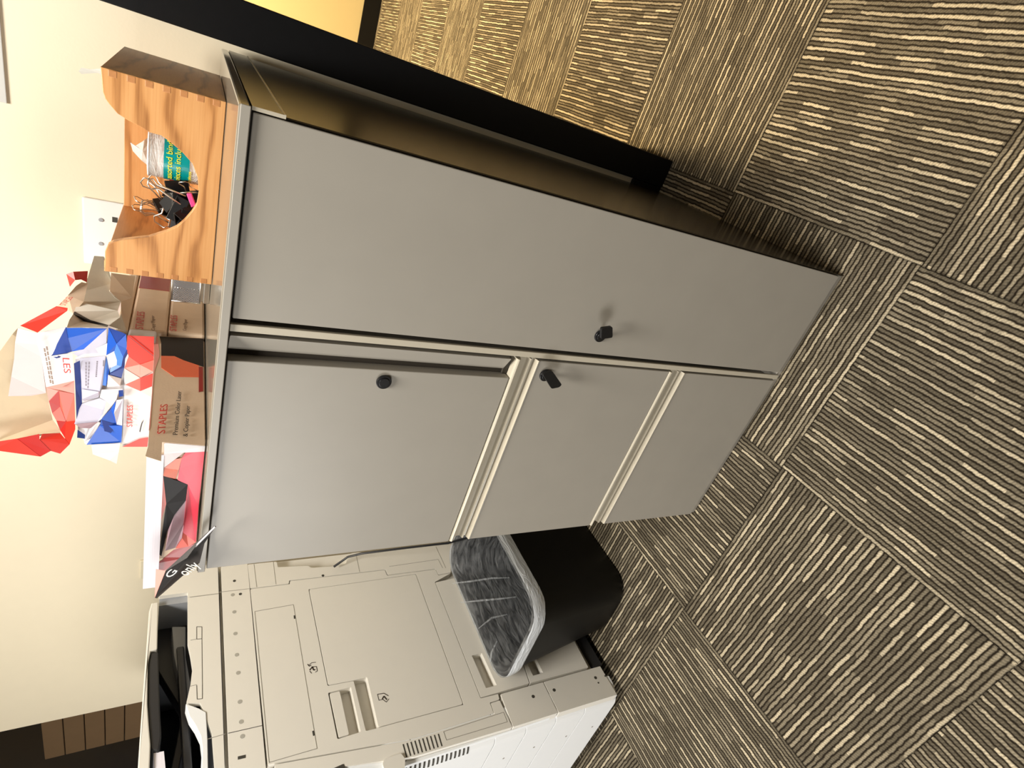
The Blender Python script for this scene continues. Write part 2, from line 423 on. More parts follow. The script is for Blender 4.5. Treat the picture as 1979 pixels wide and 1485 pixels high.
bm = bmesh.new(); box(bm, CW + 0.0002, CW + 0.0018, 0.0005, CD, 0.004, 1.0245); link('side_panel', bm, M['side'], cab)  # thin sheet over the right side, much darker than the carcass
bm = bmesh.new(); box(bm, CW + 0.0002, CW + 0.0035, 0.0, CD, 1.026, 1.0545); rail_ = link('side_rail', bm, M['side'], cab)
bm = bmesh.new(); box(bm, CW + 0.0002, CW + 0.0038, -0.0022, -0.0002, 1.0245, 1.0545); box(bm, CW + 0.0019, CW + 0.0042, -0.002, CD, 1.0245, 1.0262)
sub('rail_edge_highlight', bm, M['cab_edge'], rail_)  # light caught by the rail edges, painted as paler strips
# wardrobe door
bm = bmesh.new()
prof = [(0.4085, 0.0), (0.6285, 0.0), (0.6285, 0.02), (0.4145, 0.02), (0.4125, 0.008)]
prism(bm, prof, [], 0.016, 1.053, XY)
door = link('wardrobe_door', bm, M['cab'], cab, bevel=0.0012)
def lock(parent, x, z, key=None):
    bm = bmesh.new(); cyl(bm, (x, -0.004, z), (0, 1, 0), 0.0105, 0.004, 28); cyl(bm, (x, -0.0055, z), (0, 1, 0), 0.0075, 0.002, 28)
    lk = sub('lock', bm, M['lock'], parent, bevel=0.0008)
    return lk
lock(door, 0.443, 0.530)
def key_plate(parent, px, y, lx, lz):
    """black plastic key bow standing out of its lock on a short shank"""
    pts = [at(p[0], p[1], 1, y) for p in px]
    bm = bmesh.new(); prism(bm, fillet([(p.x, p.z) for p in pts], 0.003), [], y, y + 0.005, XZ)
    c = sum(pts, Vector()) / len(pts)
    tube(bm, [Vector((lx, -0.004, lz)), Vector(((lx + c.x) / 2, y * 0.6, (lz + c.z) / 2)), Vector((c.x, y + 0.003, c.z))], 0.0035, 8)
    return sub('key', bm, M['lock'], parent, bevel=0.0008)
key_plate(door, [(1163, 635), (1184, 632), (1184, 653), (1162, 656)], -0.024, 0.443, 0.530)
# strip between door and drawers
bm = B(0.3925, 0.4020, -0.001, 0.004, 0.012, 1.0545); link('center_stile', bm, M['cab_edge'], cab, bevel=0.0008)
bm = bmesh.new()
box(bm, 0.3876, 0.4127, 0.0985, 0.0999, 0.012, 1.054)  # dark sheet paints the shade at the back of the gap
link('gap_shade', bm, M['cab_dark'], cab)
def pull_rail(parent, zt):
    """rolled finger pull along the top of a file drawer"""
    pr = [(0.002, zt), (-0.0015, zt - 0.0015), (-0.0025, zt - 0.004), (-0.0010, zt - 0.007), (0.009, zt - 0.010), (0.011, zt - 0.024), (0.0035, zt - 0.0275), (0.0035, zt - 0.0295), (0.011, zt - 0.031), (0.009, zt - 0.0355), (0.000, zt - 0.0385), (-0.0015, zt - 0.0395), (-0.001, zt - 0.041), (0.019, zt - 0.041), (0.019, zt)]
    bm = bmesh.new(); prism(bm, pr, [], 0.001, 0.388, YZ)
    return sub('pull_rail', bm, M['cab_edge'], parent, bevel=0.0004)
# top drawer with a vertical recessed pull
bm = bmesh.new()
prism(bm, [(0.0, 0.0), (0.3535, 0.0), (0.3535, 0.0185), (0.0, 0.0185)], [], 0.667, 1.0535, XY)
prism(bm, [(0.3625, 0.0125), (0.3870, -0.0005), (0.3870, 0.0185), (0.3625, 0.0185)], [], 0.675, 1.0535, XY)
d1 = link('drawer', bm, M['cab'], cab, bevel=0.001)
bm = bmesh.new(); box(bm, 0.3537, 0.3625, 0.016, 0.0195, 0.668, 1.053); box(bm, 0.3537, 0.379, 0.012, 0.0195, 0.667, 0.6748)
sub('recess_shade', bm, M['cab_dark'], d1)  # dark insert: shade of the pull slot put into the colour
lock(d1, 0.336, 0.862)
d2 = link('drawer', B(0.0, 0.388, 0.0, 0.0185, 0.336, 0.624), M['cab'], cab, bevel=0.001)
pull_rail(d2, 0.6655); lock(d2, 0.364, 0.604); 
key_plate(d2, [(1049, 724), (1068, 718), (1086, 744), (1081, 749), (1066, 752)], -0.024, 0.364, 0.604)
d3 = link('drawer', B(0.0, 0.388, 0.0, 0.0185, 0.015, 0.295), M['cab'], cab, bevel=0.001)
pull_rail(d3, 0.3355)

# ------------------------------------------------------------------ copier
XP = -0.56
def c_(x, y): return (400 + .2929 * x, 1050 + .2929 * y)
def t_(x, y): return (800 + .3266 * x, 1000 + .3266 * y)
def yz(p): q = at(p[0], p[1], 0, XP); return (q.y, q.z)
def cp(*pts): return [yz(c_(*p)) for p in pts]
def tp(*pts): return [yz(t_(*p)) for p in pts]
cop = thing('copier', 'large off-white office copier with paper trays standing left of the taupe cabinet', 'copier', (-0.86, 0.2, 0))
XF = XP - 0.022                      # floor of recesses behind the side covers
bm = bmesh.new(); box(bm, -1.15, XF, -0.045, 0.50, 0.055, 0.985); link('body', bm, M['copier'], cop)
bm = B(-1.14, XP - 0.012, -0.02, 0.49, 0.022, 0.054); link('base_frame', bm, M['char'], cop)
for cx_, cy_ in ((-0.63, 0.03), (-0.63, 0.44), (-1.09, 0.03), (-1.09, 0.44)):
    bm = bmesh.new(); cyl(bm, (cx_, cy_ - 0.012, 0.0185), (0, 1, 0), 0.0185, 0.024, 18); box(bm, cx_ - 0.012, cx_ + 0.012, cy_ - 0.010, cy_ + 0.010, 0.018, 0.03)
    link('caster', bm, M['char'], cop)
def plate(name, outer, holes=(), r=0.003, gap=0.0009, mat=None, x0=XF, x1=XP, parent=None):
    bm = bmesh.new()
    outer = fillet(inset(outer, gap), r)
    prism(bm, outer, [fillet(inset(h, -gap), r) for h in holes], x0, x1, YZ)
    return link(name, bm, mat or M['copier'], parent or cop, bevel=0.0009)
doorP = cp((672, 306), (798, 940), (970, 908), (1054, 886), (1129, 1218), (1692, 1065), (1378, 205))
doorH = cp((672, 306), (798, 940), (970, 908), (1050, 1238), (1129, 1218), (1692, 1065), (1378, 205))
rec2H = cp((802, 990), (948, 953), (1012, 1245), (863, 1291))
mainP = cp((284, 303), (545, 270), (545, 250), (1175, 177), (1190, 213), (1508, 173), (1527, 212)) + [yz((872, 1108))] + \
    tp((125, 385), (395, 1070), (500, 1044), (508, 1081), (451, 1099), (474, 1161), (0, 1312)) + [(-0.032, 0.90), (-0.032, 0.9125)]
plate('side_cover', mainP, [doorH, rec2H])
dr = plate('access_door', doorP, (), r=0.005)
plate('latch_tab', cp((806, 992), (878, 974), (941, 1266), (868, 1286)), (), r=0.003)
rearP = cp((266, 140), (440, 122), (462, 122), (470, 158), (668, 148), (690, 162), (840, 152), (915, 135), (930, 76), (960, 64)) + [yz((872, 1052)), yz((872, 1107))] + \
    cp((1526, 210), (1507, 171), (1191, 211), (1176, 175), (544, 248), (544, 268), (283, 301))
plate('rear_cover', rearP)
plate('upper_cover', [(0.49, 0.983), (-0.045, 0.981), (-0.045, 0.9145), (0.49, 0.918)])
B1 = tp((125, 385), (458, 310), (685, 985), (395, 1070))
rB = tp((345, 820), (400, 806), (487, 993), (428, 1010))
trayB = plate('tray_cover', B1, [rB], r=0.002)
C1 = tp((459, 309), (687, 984), (1034, 890), (700, 260))
rC = tp((650, 822), (705, 805), (762, 920), (706, 936))
plate('tray_cover', C1, [rC], r=0.002)
Dp = tp((510, 1046), (764, 975), (855, 1160), (587, 1244)); Ep = tp((766, 974), (1102, 880), (1204, 1052), (857, 1160))
pD = plate('corner_cover', Dp, r=0.002); pE = plate('corner_cover', Ep, r=0.002)
Fp = tp((0, 1314), (474, 1163), (452, 1100), (508, 1082), (585, 1244), (0, 1421)) + [(-0.056, 0.90), (-0.033, 0.90)]
strip = plate('front_strip', Fp, r=0.001)
# screw holes, marks, slots on the side
def dots(pts, r, mat, name, dx=0.0006):
    for p in pts:
        q = at(p[0], p[1], 0, XP)
        bm = bmesh.new(); cyl(bm, (XP - 0.001, q.y, q.z), (1, 0, 0), r, 0.001 + dx, 16)
        link(name, bm, mat, cop)
dots([t_(705, 1062), t_(829, 1024), t_(1074, 951)], 0.0042, M['seam'], 'screw_hole')
dots([t_(1091, 981), t_(1131, 941)], 0.0023, M['seam'], 'screw_hole')
dots([c_(181, 250), c_(220, 337), c_(765, 215)], 0.0035, M['seam'], 'screw_hole')
dots([c_(170, 342), c_(180, 455), c_(187, 598), c_(197, 738), c_(206, 857), c_(217, 1048), c_(226, 1180), c_(234, 1276)], 0.0045, M['mark'], 'screw_cover', 0.0004)
def seam(pts, wdt, mat, name='seam_line', conv=c_):
    q = [yz(conv(*p)) for p in pts]
    bm = bmesh.new()
    for i in range(len(q) - 1):
        a, b = Vector(q[i]), Vector(q[i + 1]); d = (b - a).normalized(); n = Vector((-d.y, d.x)) * wdt / 2
        prism(bm, [a + n, b + n, b - n, a - n], [], XP - 0.001, XP + 0.0004, YZ)
    return link(name, bm, mat, cop)
seam([(315, 452), (570, 407), (726, 1357), (410, 1449), (315, 452)], 0.0011, M['seam_soft'])
seam([(78, 325), (278, 302)], 0.0010, M['seam_soft']); seam([(140, 1256), (364, 1205)], 0.0012, M['seam'])
seam([(310, 140), (328, 292)], 0.0010, M['seam_soft']); seam([(437, 124), (455, 272)], 0.0010, M['seam_soft'])
seam([(985, 85), (1007, 190)], 0.0010, M['seam_soft']); seam([(1510, 25), (1575, 165)], 0.0010, M['seam_soft'])
seam([(1203, 155), (1525, 108), (1555, 165)], 0.0009, M['seam_soft'])
seam([(577, 478), (579, 500)], 0.004, M['seam']); seam([(700, 1240), (706, 1272)], 0.004, M['seam']); seam([(203, 1420), (255, 1408)], 0.006, M['seam'])
seam([(175, 1270), (530, 1155), (552, 1212), (192, 1320), (175, 1270)], 0.0010, M['seam_soft'], conv=t_)
# pictograms printed beside the latches
k_ = lambda x, y: (560 + x * 220 / 1922, 1250 + y * 170 / 1485)
seam([(440, 268), (370, 275), (320, 320)], 0.0013, M['ink'], 'pictogram', k_)
seam([(300, 300), (330, 335), (360, 315)], 0.002, M['ink'], 'pictogram', k_)
seam([(365, 345), (450, 340), (465, 415), (430, 435)], 0.0015, M['ink'], 'pictogram', k_)
seam([(335, 400), (385, 345), (400, 400), (430, 390)], 0.003, M['ink'], 'pictogram', k_)
seam([(335, 415), (370, 455)], 0.0015, M['ink'], 'pictogram', k_)
seam([(1480, 810), (1590, 790), (1665, 835)], 0.0016, M['ink'], 'pictogram', k_)
seam([(1480, 810), (1505, 910), (1570, 895), (1630, 940), (1675, 885)], 0.0013, M['ink'], 'pictogram', k_)
seam([(1560, 890), (1590, 840), (1640, 900)], 0.003, M['ink'], 'pictogram', k_)
# ventilation slots in the front strip
for i in range(10):
    f = i / 9
    p0 = (779 + f * 68, 1439 - f * 20); p1 = (786 + f * 68, 1464 - f * 21)
    seam([p0, p1], 0.0028, M['seam'], 'vent_slot', lambda x, y: (x, y))
pq = [yz(p) for p in [(738, 1480), (742, 1470), (774, 1459), (782, 1470), (781, 1492), (745, 1500)]]
bm = bmesh.new(); prism(bm, fillet(pq, 0.004), [], XP - 0.002, XP + 0.006, YZ); link('grip_tab', bm, M['copier'], cop, bevel=0.002)
pq = [yz(p) for p in [(637, 1489), (664, 1477), (669, 1492), (655, 1500)]]
bm = bmesh.new(); prism(bm, fillet(pq, 0.002), [], XP - 0.004, XP + 0.0008, YZ); link('handle_recess_shade', bm, M['seam'], cop)  # dark plate paints the shade inside a handle recess
# white front: trays with a rounded right corner
def front_profile(grow=0.0, full=True, y0=-0.057):
    pts = [(XP - 0.030, y0)] if full else []
    R = 0.045; cx_, cy_ = XP - 0.002 - R, -0.115 + R
    n = 9
    arc = [(cx_ + (R + grow) * math.cos(a), cy_ - (R + grow) * math.sin(a)) for a in [math.pi / 2 * k / n for k in range(n + 1)]]
    pts = [(XP - 0.03, y0), (XP - 0.002 + grow, y0)] + arc
    return pts
def front_panel(name, z0, z1, parent=None):
    bm = bmesh.new(); P = front_profile() + [(-1.15, -0.115), (-1.15, -0.057)]
    prism(bm, P, [], z0, z1, XY)
    return link(name, bm, M['copier_white'], parent or cop, smooth=False, bevel=0.0012)
zs = [yz(t_(1210, 1052))[1], yz(t_(1036, 1102))[1], yz(t_(862, 1157))[1], yz(t_(684, 1214))[1], yz(t_(500, 1278))[1]]
zs = [0.028] + zs[1:] + [0.62, 0.90]
for i in range(len(zs) - 1):
    front_panel('tray_front' if i < 5 else 'front_door', zs[i] + 0.0012, zs[i + 1] - 0.0012)
bm = bmesh.new(); P = front_profile(); box(bm, -1.148, XP - 0.012, -0.108, -0.05, 0.03, 0.9); link('front_core', bm, M['copier_white'], cop)
za, zb_ = at(890, 1462, 1, -0.10).z, at(774, 1497, 1, -0.10).z
for i in range(15):
    zc = za + (zb_ - za) * i / 14
    bm = bmesh.new(); arc = front_profile(0.0008)[3:11]; arc2 = front_profile(-0.0005)[3:11]
    prism(bm, arc + arc2[::-1], [], zc - 0.0022, zc + 0.0022, XY); link('vent_slot', bm, M['seam'], cop)
for k, (p, zc) in enumerate([((1055, 1241), 0), ((900, 1297), 0), ((710, 1362), 0), ((530, 1428), 0)]):
    q = at(*t_(*p), 1, -0.115); bm = bmesh.new(); cyl(bm, (q.x, -0.1145, q.z), (0, -1, 0), 0.003, 0.0008, 12); link('tray_mark', bm, M['seam_soft'], cop)
# upper part: output tray opening with curved lip, scanner above
lipp = [yz(p) for p in [(362, 1146), (362, 1243), (367, 1266), (371, 1292), (367, 1325), (359, 1360)]]
P = [(0.50, 0.9885), (0.50, lipp[0][1] + 0.06), (lipp[0][0], lipp[0][1] + 0.06)] + lipp + [(0.128, 1.030), (0.06, 1.010), (-0.045, 1.004), (-0.045, 0.987)]
plate('output_cover', P, (), r=0.002, x0=XP - 0.012)
seam([(0, 0), (1, 1)], 0.0001, M['seam_soft'], 'seam_line', lambda x, y: (363 + 60 * x, 1155 - 8 * y))
rg = lambda x, y: (x, y)
seam([(380, 1212), (380, 1236), (390, 1235), (390, 1212), (380, 1212)], 0.0011, M['seam'], conv=rg); seam([(390, 1235), (391, 1325)], 0.0010, M['seam'], conv=rg)
seam([(380, 1325), (381, 1352), (391, 1351), (391, 1324)], 0.0011, M['seam'], conv=rg); seam([(368, 1238), (380, 1236)], 0.0009, M['seam_soft'], conv=rg)
seam([(367, 1327), (380, 1324)], 0.0009, M['seam_soft'], conv=rg); seam([(367, 1155), (423, 1148)], 0.0010, M['seam_soft'], conv=rg)
seam([(401, 1429), (436, 1419)], 0.0010, M['seam_soft'], conv=rg)
# bright inner lip of the paper exit
bm = bmesh.new()
lip2 = [yz(p) for p in [(359, 1362), (372, 1366), (385, 1371), (398, 1378), (401, 1430), (402, 1490)]]
lp = [yz(p) for p in [(359, 1364), (366, 1386), (378, 1404), (388, 1425), (391, 1450), (389, 1490)]]
prism(bm, lip2 + lp[::-1], [], XP - 0.03, XP + 0.002, YZ); link('output_lip', bm, M['copier_white'], cop, bevel=0.001)
bm = bmesh.new(); box(bm, -1.15, XP - 0.013, 0.40, 0.50, 0.987, 1.115); box(bm, -1.15, XP - 0.03, -0.05, 0.40, 0.987, 1.000)
link('upper_body', bm, M['copier_gray'], cop)
bm = bmesh.new(); box(bm, -1.15, -1.02, -0.05, 0.42, 1.0, 1.115); link('inner_wall', bm, M['char'], cop)
bm = bmesh.new(); prism(bm, [(0.40, 1.005), (0.40, 1.02), (0.0, 1.085), (0.0, 1.07)], [], -1.0, -0.64, YZ); link('output_tray', bm, M['char'], cop, bevel=0.002)
bm = bmesh.new(); prism(bm, [(0.40, 1.03), (0.40, 1.115), (0.30, 1.115), (0.16, 1.05), (0.16, 1.03)], [], -0.70, -0.66, YZ); link('guide_arm', bm, M['char'], cop, bevel=0.003)
bm = bmesh.new(); prism(bm, [(0.30, 1.06), (0.30, 1.075), (-0.05, 1.05), (-0.05, 1.035)], [], -0.64, -0.60, YZ); link('guide_arm', bm, M['char'], cop, bevel=0.003)
bm = bmesh.new(); prism(bm, [yz(p) for p in [(361, 1185), (361, 1243), (370, 1292), (366, 1322), (350, 1295), (338, 1240), (334, 1185)]], [], XP - 0.14, XP - 0.05, YZ); link('inner_guide', bm, M['copier_gray'], cop, bevel=0.002)
# scanner bed
sc = [yz(p) for p in [(293, 1166), (306, 1164), (304, 1255), (291, 1259), (286, 1282), (285, 1360), (288, 1405), (291, 1440), (289, 1490)]]
top = [yz(p) for p in [(266, 1490), (272, 1400), (280, 1290), (288, 1182)]]
bm = bmesh.new(); prism(bm, sc + top, [], -1.15, XP, YZ); link('scanner_bed', bm, M['copier'], cop, bevel=0.002)
blk = [yz(p) for p in [(291, 1260), (287, 1283), (286, 1360), (289, 1404), (293, 1448), (307, 1452), (312, 1420), (310, 1380), (306, 1258)]]
bm = bmesh.new(); prism(bm, blk, [], XP - 0.25, XP - 0.004, YZ); link('scanner_latch', bm, M['char'], cop, bevel=0.003)
bm = bmesh.new(); prism(bm, [yz(p) for p in [(297, 1452), (317, 1448), (321, 1490), (300, 1490)]], [], -0.75, XP - 0.008, YZ); tag(link('paper_sheet', bm, M['paper']), 'white sheet of paper lying in the copier output tray', 'paper')
# power cord between copier and cabinet
cdp = [at(645, 1096, 0, -0.548), at(672, 1077, 0, -0.53), at(700, 1070, 0, -0.50), at(780, 1060, 0, -0.47), at(866, 1050, 0, -0.45)]
bm = bmesh.new(); last = cdp[-1]; tube(bm, cdp + [last + Vector((0.03, 0.02, -0.25)), Vector((last.x + 0.05, last.y + 0.03, 0.004))], 0.0032)
tag(link('power_cord', bm, M['char'], smooth=True), 'thin black power cord looping down behind the copier beside the taupe cabinet', 'cord')

# ------------------------------------------------------------------ waste bin and liner
def rrect(x0, x1, y0, y1, r, n=8, bulge=0.0):
    out = []
    for (cx_, cy_, a0) in ((x1 - r, y0 + r, -90), (x1 - r, y1 - r, 0), (x0 + r, y1 - r, 90), (x0 + r, y0 + r, 180)):
        for k in range(n + 1):
            a = math.radians(a0 + 90 * k / n); out.append(Vector((cx_ + r * math.cos(a), cy_ + r * math.sin(a))))
    return out
def loft(bm, rings, mi=0, cap0=False, cap1=False):
    R = [[bm.verts.new(p) for p in r] for r in rings]
    for A, D in zip(R, R[1:]):
        n = len(A)
        for k in range(n):
            f = bm.faces.new((A[k], A[(k + 1) % n], D[(k + 1) % n], D[k])); f.material_index = mi
    if cap0: bm.faces.new(R[0][::-1])
    if cap1: bm.faces.new(R[-1])
BT = (-0.546, -0.264, -0.010, 0.405); BB = (-0.540, -0.322, 0.046, 0.360)
def bin_ring(z, off=0.0, H=0.362):
    f = z / H
    e = [BB[i] + (BT[i] - BB[i]) * f for i in range(4)]
    return [Vector((p.x, p.y, z)) for p in rrect(e[0] + off, e[1] - off, e[2] + off, e[3] - off, 0.062 - off * 0.5)]
wb = thing('waste_bin', 'black plastic waste bin with a clear liner between copier and taupe cabinet', 'bin', (-0.42, 0.2, 0))
bm = bmesh.new()
loft(bm, [bin_ring(0.002, 0.008), bin_ring(0.0, 0.02), bin_ring(0.0, 0.012), bin_ring(0.008), bin_ring(0.15), bin_ring(0.345), bin_ring(0.345, -0.004), bin_ring(0.362, -0.004), bin_ring(0.362, 0.004), bin_ring(0.15, 0.004), bin_ring(0.01, 0.008)][2:], cap0=True, cap1=True)
link('bin_body', bm, M['bin'], wb, smooth=True, bevel=0.001)
random.seed(4)
bm = bmesh.new()
import mathutils
def crump(p, amp, sc=22.0, seed=0.0):
    v = mathutils.noise.noise_vector(Vector(p) * sc + Vector((seed, 0, 0)))
    return Vector(p) + v * amp
rings = []
for z, off, amp in [(0.327, -0.0062, 0.002), (0.335, -0.0070, 0.002), (0.345, -0.0072, 0.002), (0.356, -0.0074, 0.002), (0.3655, -0.005, 0.0012)]:
    rings.append([crump(p, amp, 40) for p in bin_ring(z, off)])
loft(bm, rings)
ln = thing('bin_liner', 'clear plastic liner bag folded over the rim of the black waste bin', 'bag', (-0.42, 0.2, 0.3))
link('folded_cuff', bm, M['film_fold'], ln, smooth=True)
bm = bmesh.new(); rings = []
for z, off, amp in [(0.3655, -0.005, 0.0012), (0.366, 0.002, 0.0012), (0.352, 0.009, 0.003), (0.32, 0.012, 0.006), (0.28, 0.015, 0.008), (0.24, 0.018, 0.010), (0.2, 0.022, 0.012), (0.15, 0.026, 0.014), (0.1, 0.03, 0.014), (0.05, 0.04, 0.012), (0.03, 0.07, 0.008)]:
    rg_ = bin_ring(z, off)
    out = []
    for i, p in enumerate(rg_):
        q = crump(p, amp * 0.55, 16); q = crump(q, amp * 0.35, 45, 7.0)
        ctr = Vector((-0.41, 0.2, q.z)); d = (q - ctr); 
        fold = 0.5 + 0.5 * math.sin(i * 2.1 + z * 9)
        q = ctr + d * (1 - amp * 2.2 * fold)
        out.append(q)
    rings.append(out)
loft(bm, rings, cap1=True)
link('bag', bm, M['film'], ln, smooth=True)
for pts_ in ([(875, 1128), (910, 1124), (950, 1118), (985, 1117)], [(890, 1165), (930, 1161), (965, 1158), (998, 1154)], [(925, 1215), (950, 1195), (980, 1188)], [(960, 1240), (950, 1262), (948, 1280)]):
    pp_ = [at(px, py, 0, -0.515) for px, py in pts_]
    bm = bmesh.new(); tube(bm, pp_, [0.0012] + [0.003] * (len(pp_) - 2) + [0.0015], 6)
    link('fold', bm, M['film_mid'], ln, smooth=True)
bm = bmesh.new()
q = at(1105, 1193, 0, -0.45); q = at(1103, 1194, 1, 0.032)
prism(bm, [(q.x - 0.004, q.z - 0.003), (q.x + 0.006, q.z + 0.0), (q.x + 0.012, q.z + 0.006), (q.x + 0.003, q.z + 0.001)], [], q.y - 0.0005, q.y + 0.0015, XZ)
link('scuff_mark', bm, M['white'], wb)

# ------------------------------------------------------------------ things on the cabinet: paper reams
def text(s, size, origin, u, v, mat, parent, name='lettering', **k):
    return link(name, text_bm(s, size, origin, u, v, **k), mat, parent)
def at_between(p0, p1, ax, val): return at(*p0, ax, val), at(*p1, ax, val)
def fit_text(s, p0, p1, cap_px, ax, val, vdir, mat, parent, pitch=0.70, bold=0.0, shear=0.0, lift=0.0006):
    """lettering whose baseline runs from pixel p0 to p1 on a real plane"""
    a, b = at_between(p0, p1, ax, val); u = (b - a)
    capA = at(*cap_px, ax, val); size = (capA - a).length / 0.70
    cu = text_bm(s, size, (0, 0, 0), (1, 0, 0), (0, 1, 0), shear=shear, bold=bold)
    wd = max(v.co.x for v in cu.verts) - min(v.co.x for v in cu.verts); cu.free()
    v = Vector(vdir); n = u.cross(v).normalized()
    return text(s, size, a + n * lift, u, v, mat, parent, sx=u.length / wd, bold=bold, shear=shear)
r_ = lambda x, y: (200 + .1616 * x, 640 + .1616 * y)
b_ = lambda x, y: (.1818 * x, 630 + .1818 * y)
g_ = lambda x, y: (.2526 * x, 500 + .2526 * y)
p_ = lambda x, y: (270 + x * 160 / 766, 850 + y * 310 / 1485)
def patches(polys, conv, ax, val, mats, parent, name, step=0.00025, depth=None, solid=0.0004, base=0.0005, sgn=1):
    """coloured facets of a printed or crumpled wrapper; depth(px,py) shifts each corner off its plane"""
    bm = bmesh.new(); ml = []; 
    for i, (mn, pts) in enumerate(polys):
        if M[mn] not in ml: ml.append(M[mn])
        vs = []
        for p in pts:
            px = conv(*p)
            d = (depth(*px) if depth else 0) + sgn * (base + i * step)
            vs.append(bm.verts.new(at(px[0], px[1], ax, val + d)))
        try: f = bm.faces.new(vs); f.material_index = ml.index(M[mn])
        except ValueError: pass
    bmesh.ops.triangulate(bm, faces=bm.faces[:])
    return link(name, bm, ml, parent, solid=solid, recalc=False)
XR = 0.215                                       # right faces of the front stack
# bottom: opened ream, kraft side, pink and black printed end
zt = 1.131
rm = thing('paper_ream', 'opened kraft paper ream with a torn pink and black end, lowest of its stack', 'paper ream', (0.11, 0.17, 1.0665), 'paper reams on the cabinet')
bm = bmesh.new(); box(bm, -0.005, XR - 0.001, 0.031, 0.300, 1.0665, 1.1295); link('wrapper', bm, M['kraft'], rm, bevel=0.003)
bm = bmesh.new(); box(bm, -0.06, XR - 0.025, 0.028, 0.030, 1.1125, 1.1312); link('paper_sheets', bm, M['paper'], rm)
patches([('kraft', [(640, 62), (1190, 85), (1212, 1372), (700, 1330), (690, 1560), (500, 1500), (532, 1390), (585, 700)]),
         ('w_rose', [(605, 65), (650, 80), (672, 300), (610, 480), (590, 700), (560, 1150), (540, 1200), (585, 680), (605, 300)]),
         ('w_black', [(672, 66), (1195, 92), (1200, 430), (1140, 410), (960, 350), (850, 300), (690, 295), (690, 140)]),
         ('w_orange', [(690, 298), (850, 302), (960, 352), (1140, 412), (1145, 552), (850, 548), (690, 440)]),
         ('w_dred', [(1140, 430), (1188, 430), (1192, 720), (1140, 730)])],
        r_, 0, XR, None, rm, 'side_wrap')
fit_text('STAPLES', r_(735, 1232), r_(770, 880), r_(640, 1225), 0, XR + 0.002, (0, 0, 1), M['ink_red'], rm, bold=0.0012 * 0, shear=-0.1)
fit_text('Premium Color Laser', r_(885, 1250), r_(932, 728), r_(825, 1250), 0, XR + 0.002, (0, 0, 1), M['ink'], rm)
fit_text('& Copier Paper', r_(1005, 1268), r_(1035, 900), r_(948, 1265), 0, XR + 0.002, (0, 0, 1), M['ink'], rm)
patches([('w_white', [(232, 30), (605, 60), (600, 110), (225, 130)]),
         ('w_pinkw', [(225, 35), (440, 95), (330, 180), (225, 260)]),
         ('w_pink', [(440, 95), (605, 65), (590, 200), (545, 620), (520, 950), (400, 860), (430, 560), (445, 415), (350, 375), (370, 260), (390, 170)]),
         ('w_orange', [(225, 262), (330, 180), (390, 170), (360, 280), (330, 370), (218, 335)]),
         ('w_salmon', [(218, 335), (245, 595), (190, 780), (205, 560)]),
         ('w_black', [(218, 335), (350, 375), (445, 415), (430, 560), (320, 700), (250, 860), (200, 1080), (180, 1060), (245, 595)]),
         ('w_mauve', [(430, 560), (415, 760), (390, 910), (330, 1000), (235, 1030), (265, 830), (320, 690)]),
         ('w_salmon', [(415, 760), (520, 950), (450, 990), (330, 1010), (390, 910)]),
         ('w_dred', [(330, 1005), (450, 985), (520, 960), (450, 1090), (330, 1190), (175, 1220), (160, 1145), (235, 1090)])],
        p_, 1, 0.03, None, rm, 'end_wrap', depth=lambda px, py: -0.002 + 0.004 * mathutils.noise.noise(Vector((px * 0.04, py * 0.03, 1.5))))
# torn end flap folded out over the cabinet edge
fl = patches([('w_char', [(140, 1465), (160, 1470), (405, 1255), (555, 1140), (600, 960), (700, 810), (690, 800), (520, 985), (440, 1095), (240, 1215)]),
              ('w_rose', [(150, 1200), (240, 1215), (150, 1440), (140, 1465)])],
             p_, 1, -0.012, None, rm, 'torn_flap', depth=lambda px, py: 0.006 * math.sin(px * 0.05) - 0.012 * (px - 300) / 110)
bm = bmesh.new(); e0, e1 = at(*p_(515, 990), 1, -0.018), at(*p_(700, 805), 1, -0.026); tube(bm, [e0, (e0 + e1) / 2, e1], 0.0012, 6); sub('torn_edge', bm, M['w_white'], fl)
def flap_text(s, p0, p1, cap, lift=-0.004):
    a, b = at(*p_(*p0), 1, -0.024 + lift), at(*p_(*p1), 1, -0.024 + lift); c = at(*p_(*cap), 1, -0.024 + lift)
    u = b - a; v = (c - a); size = v.length / 0.7
    bmx = text_bm(s, size, (0, 0, 0), (1, 0, 0), (0, 1, 0)); wd = max(q.co.x for q in bmx.verts); bmx.free()
    text(s, size, a, u, v - u * (v.dot(u) / u.length_squared), M['ink_white'], fl, sx=u.length / wd)
flap_text('only', (430, 1265), (565, 1165), (400, 1195)); flap_text('G', (285, 1285), (355, 1215), (275, 1240))
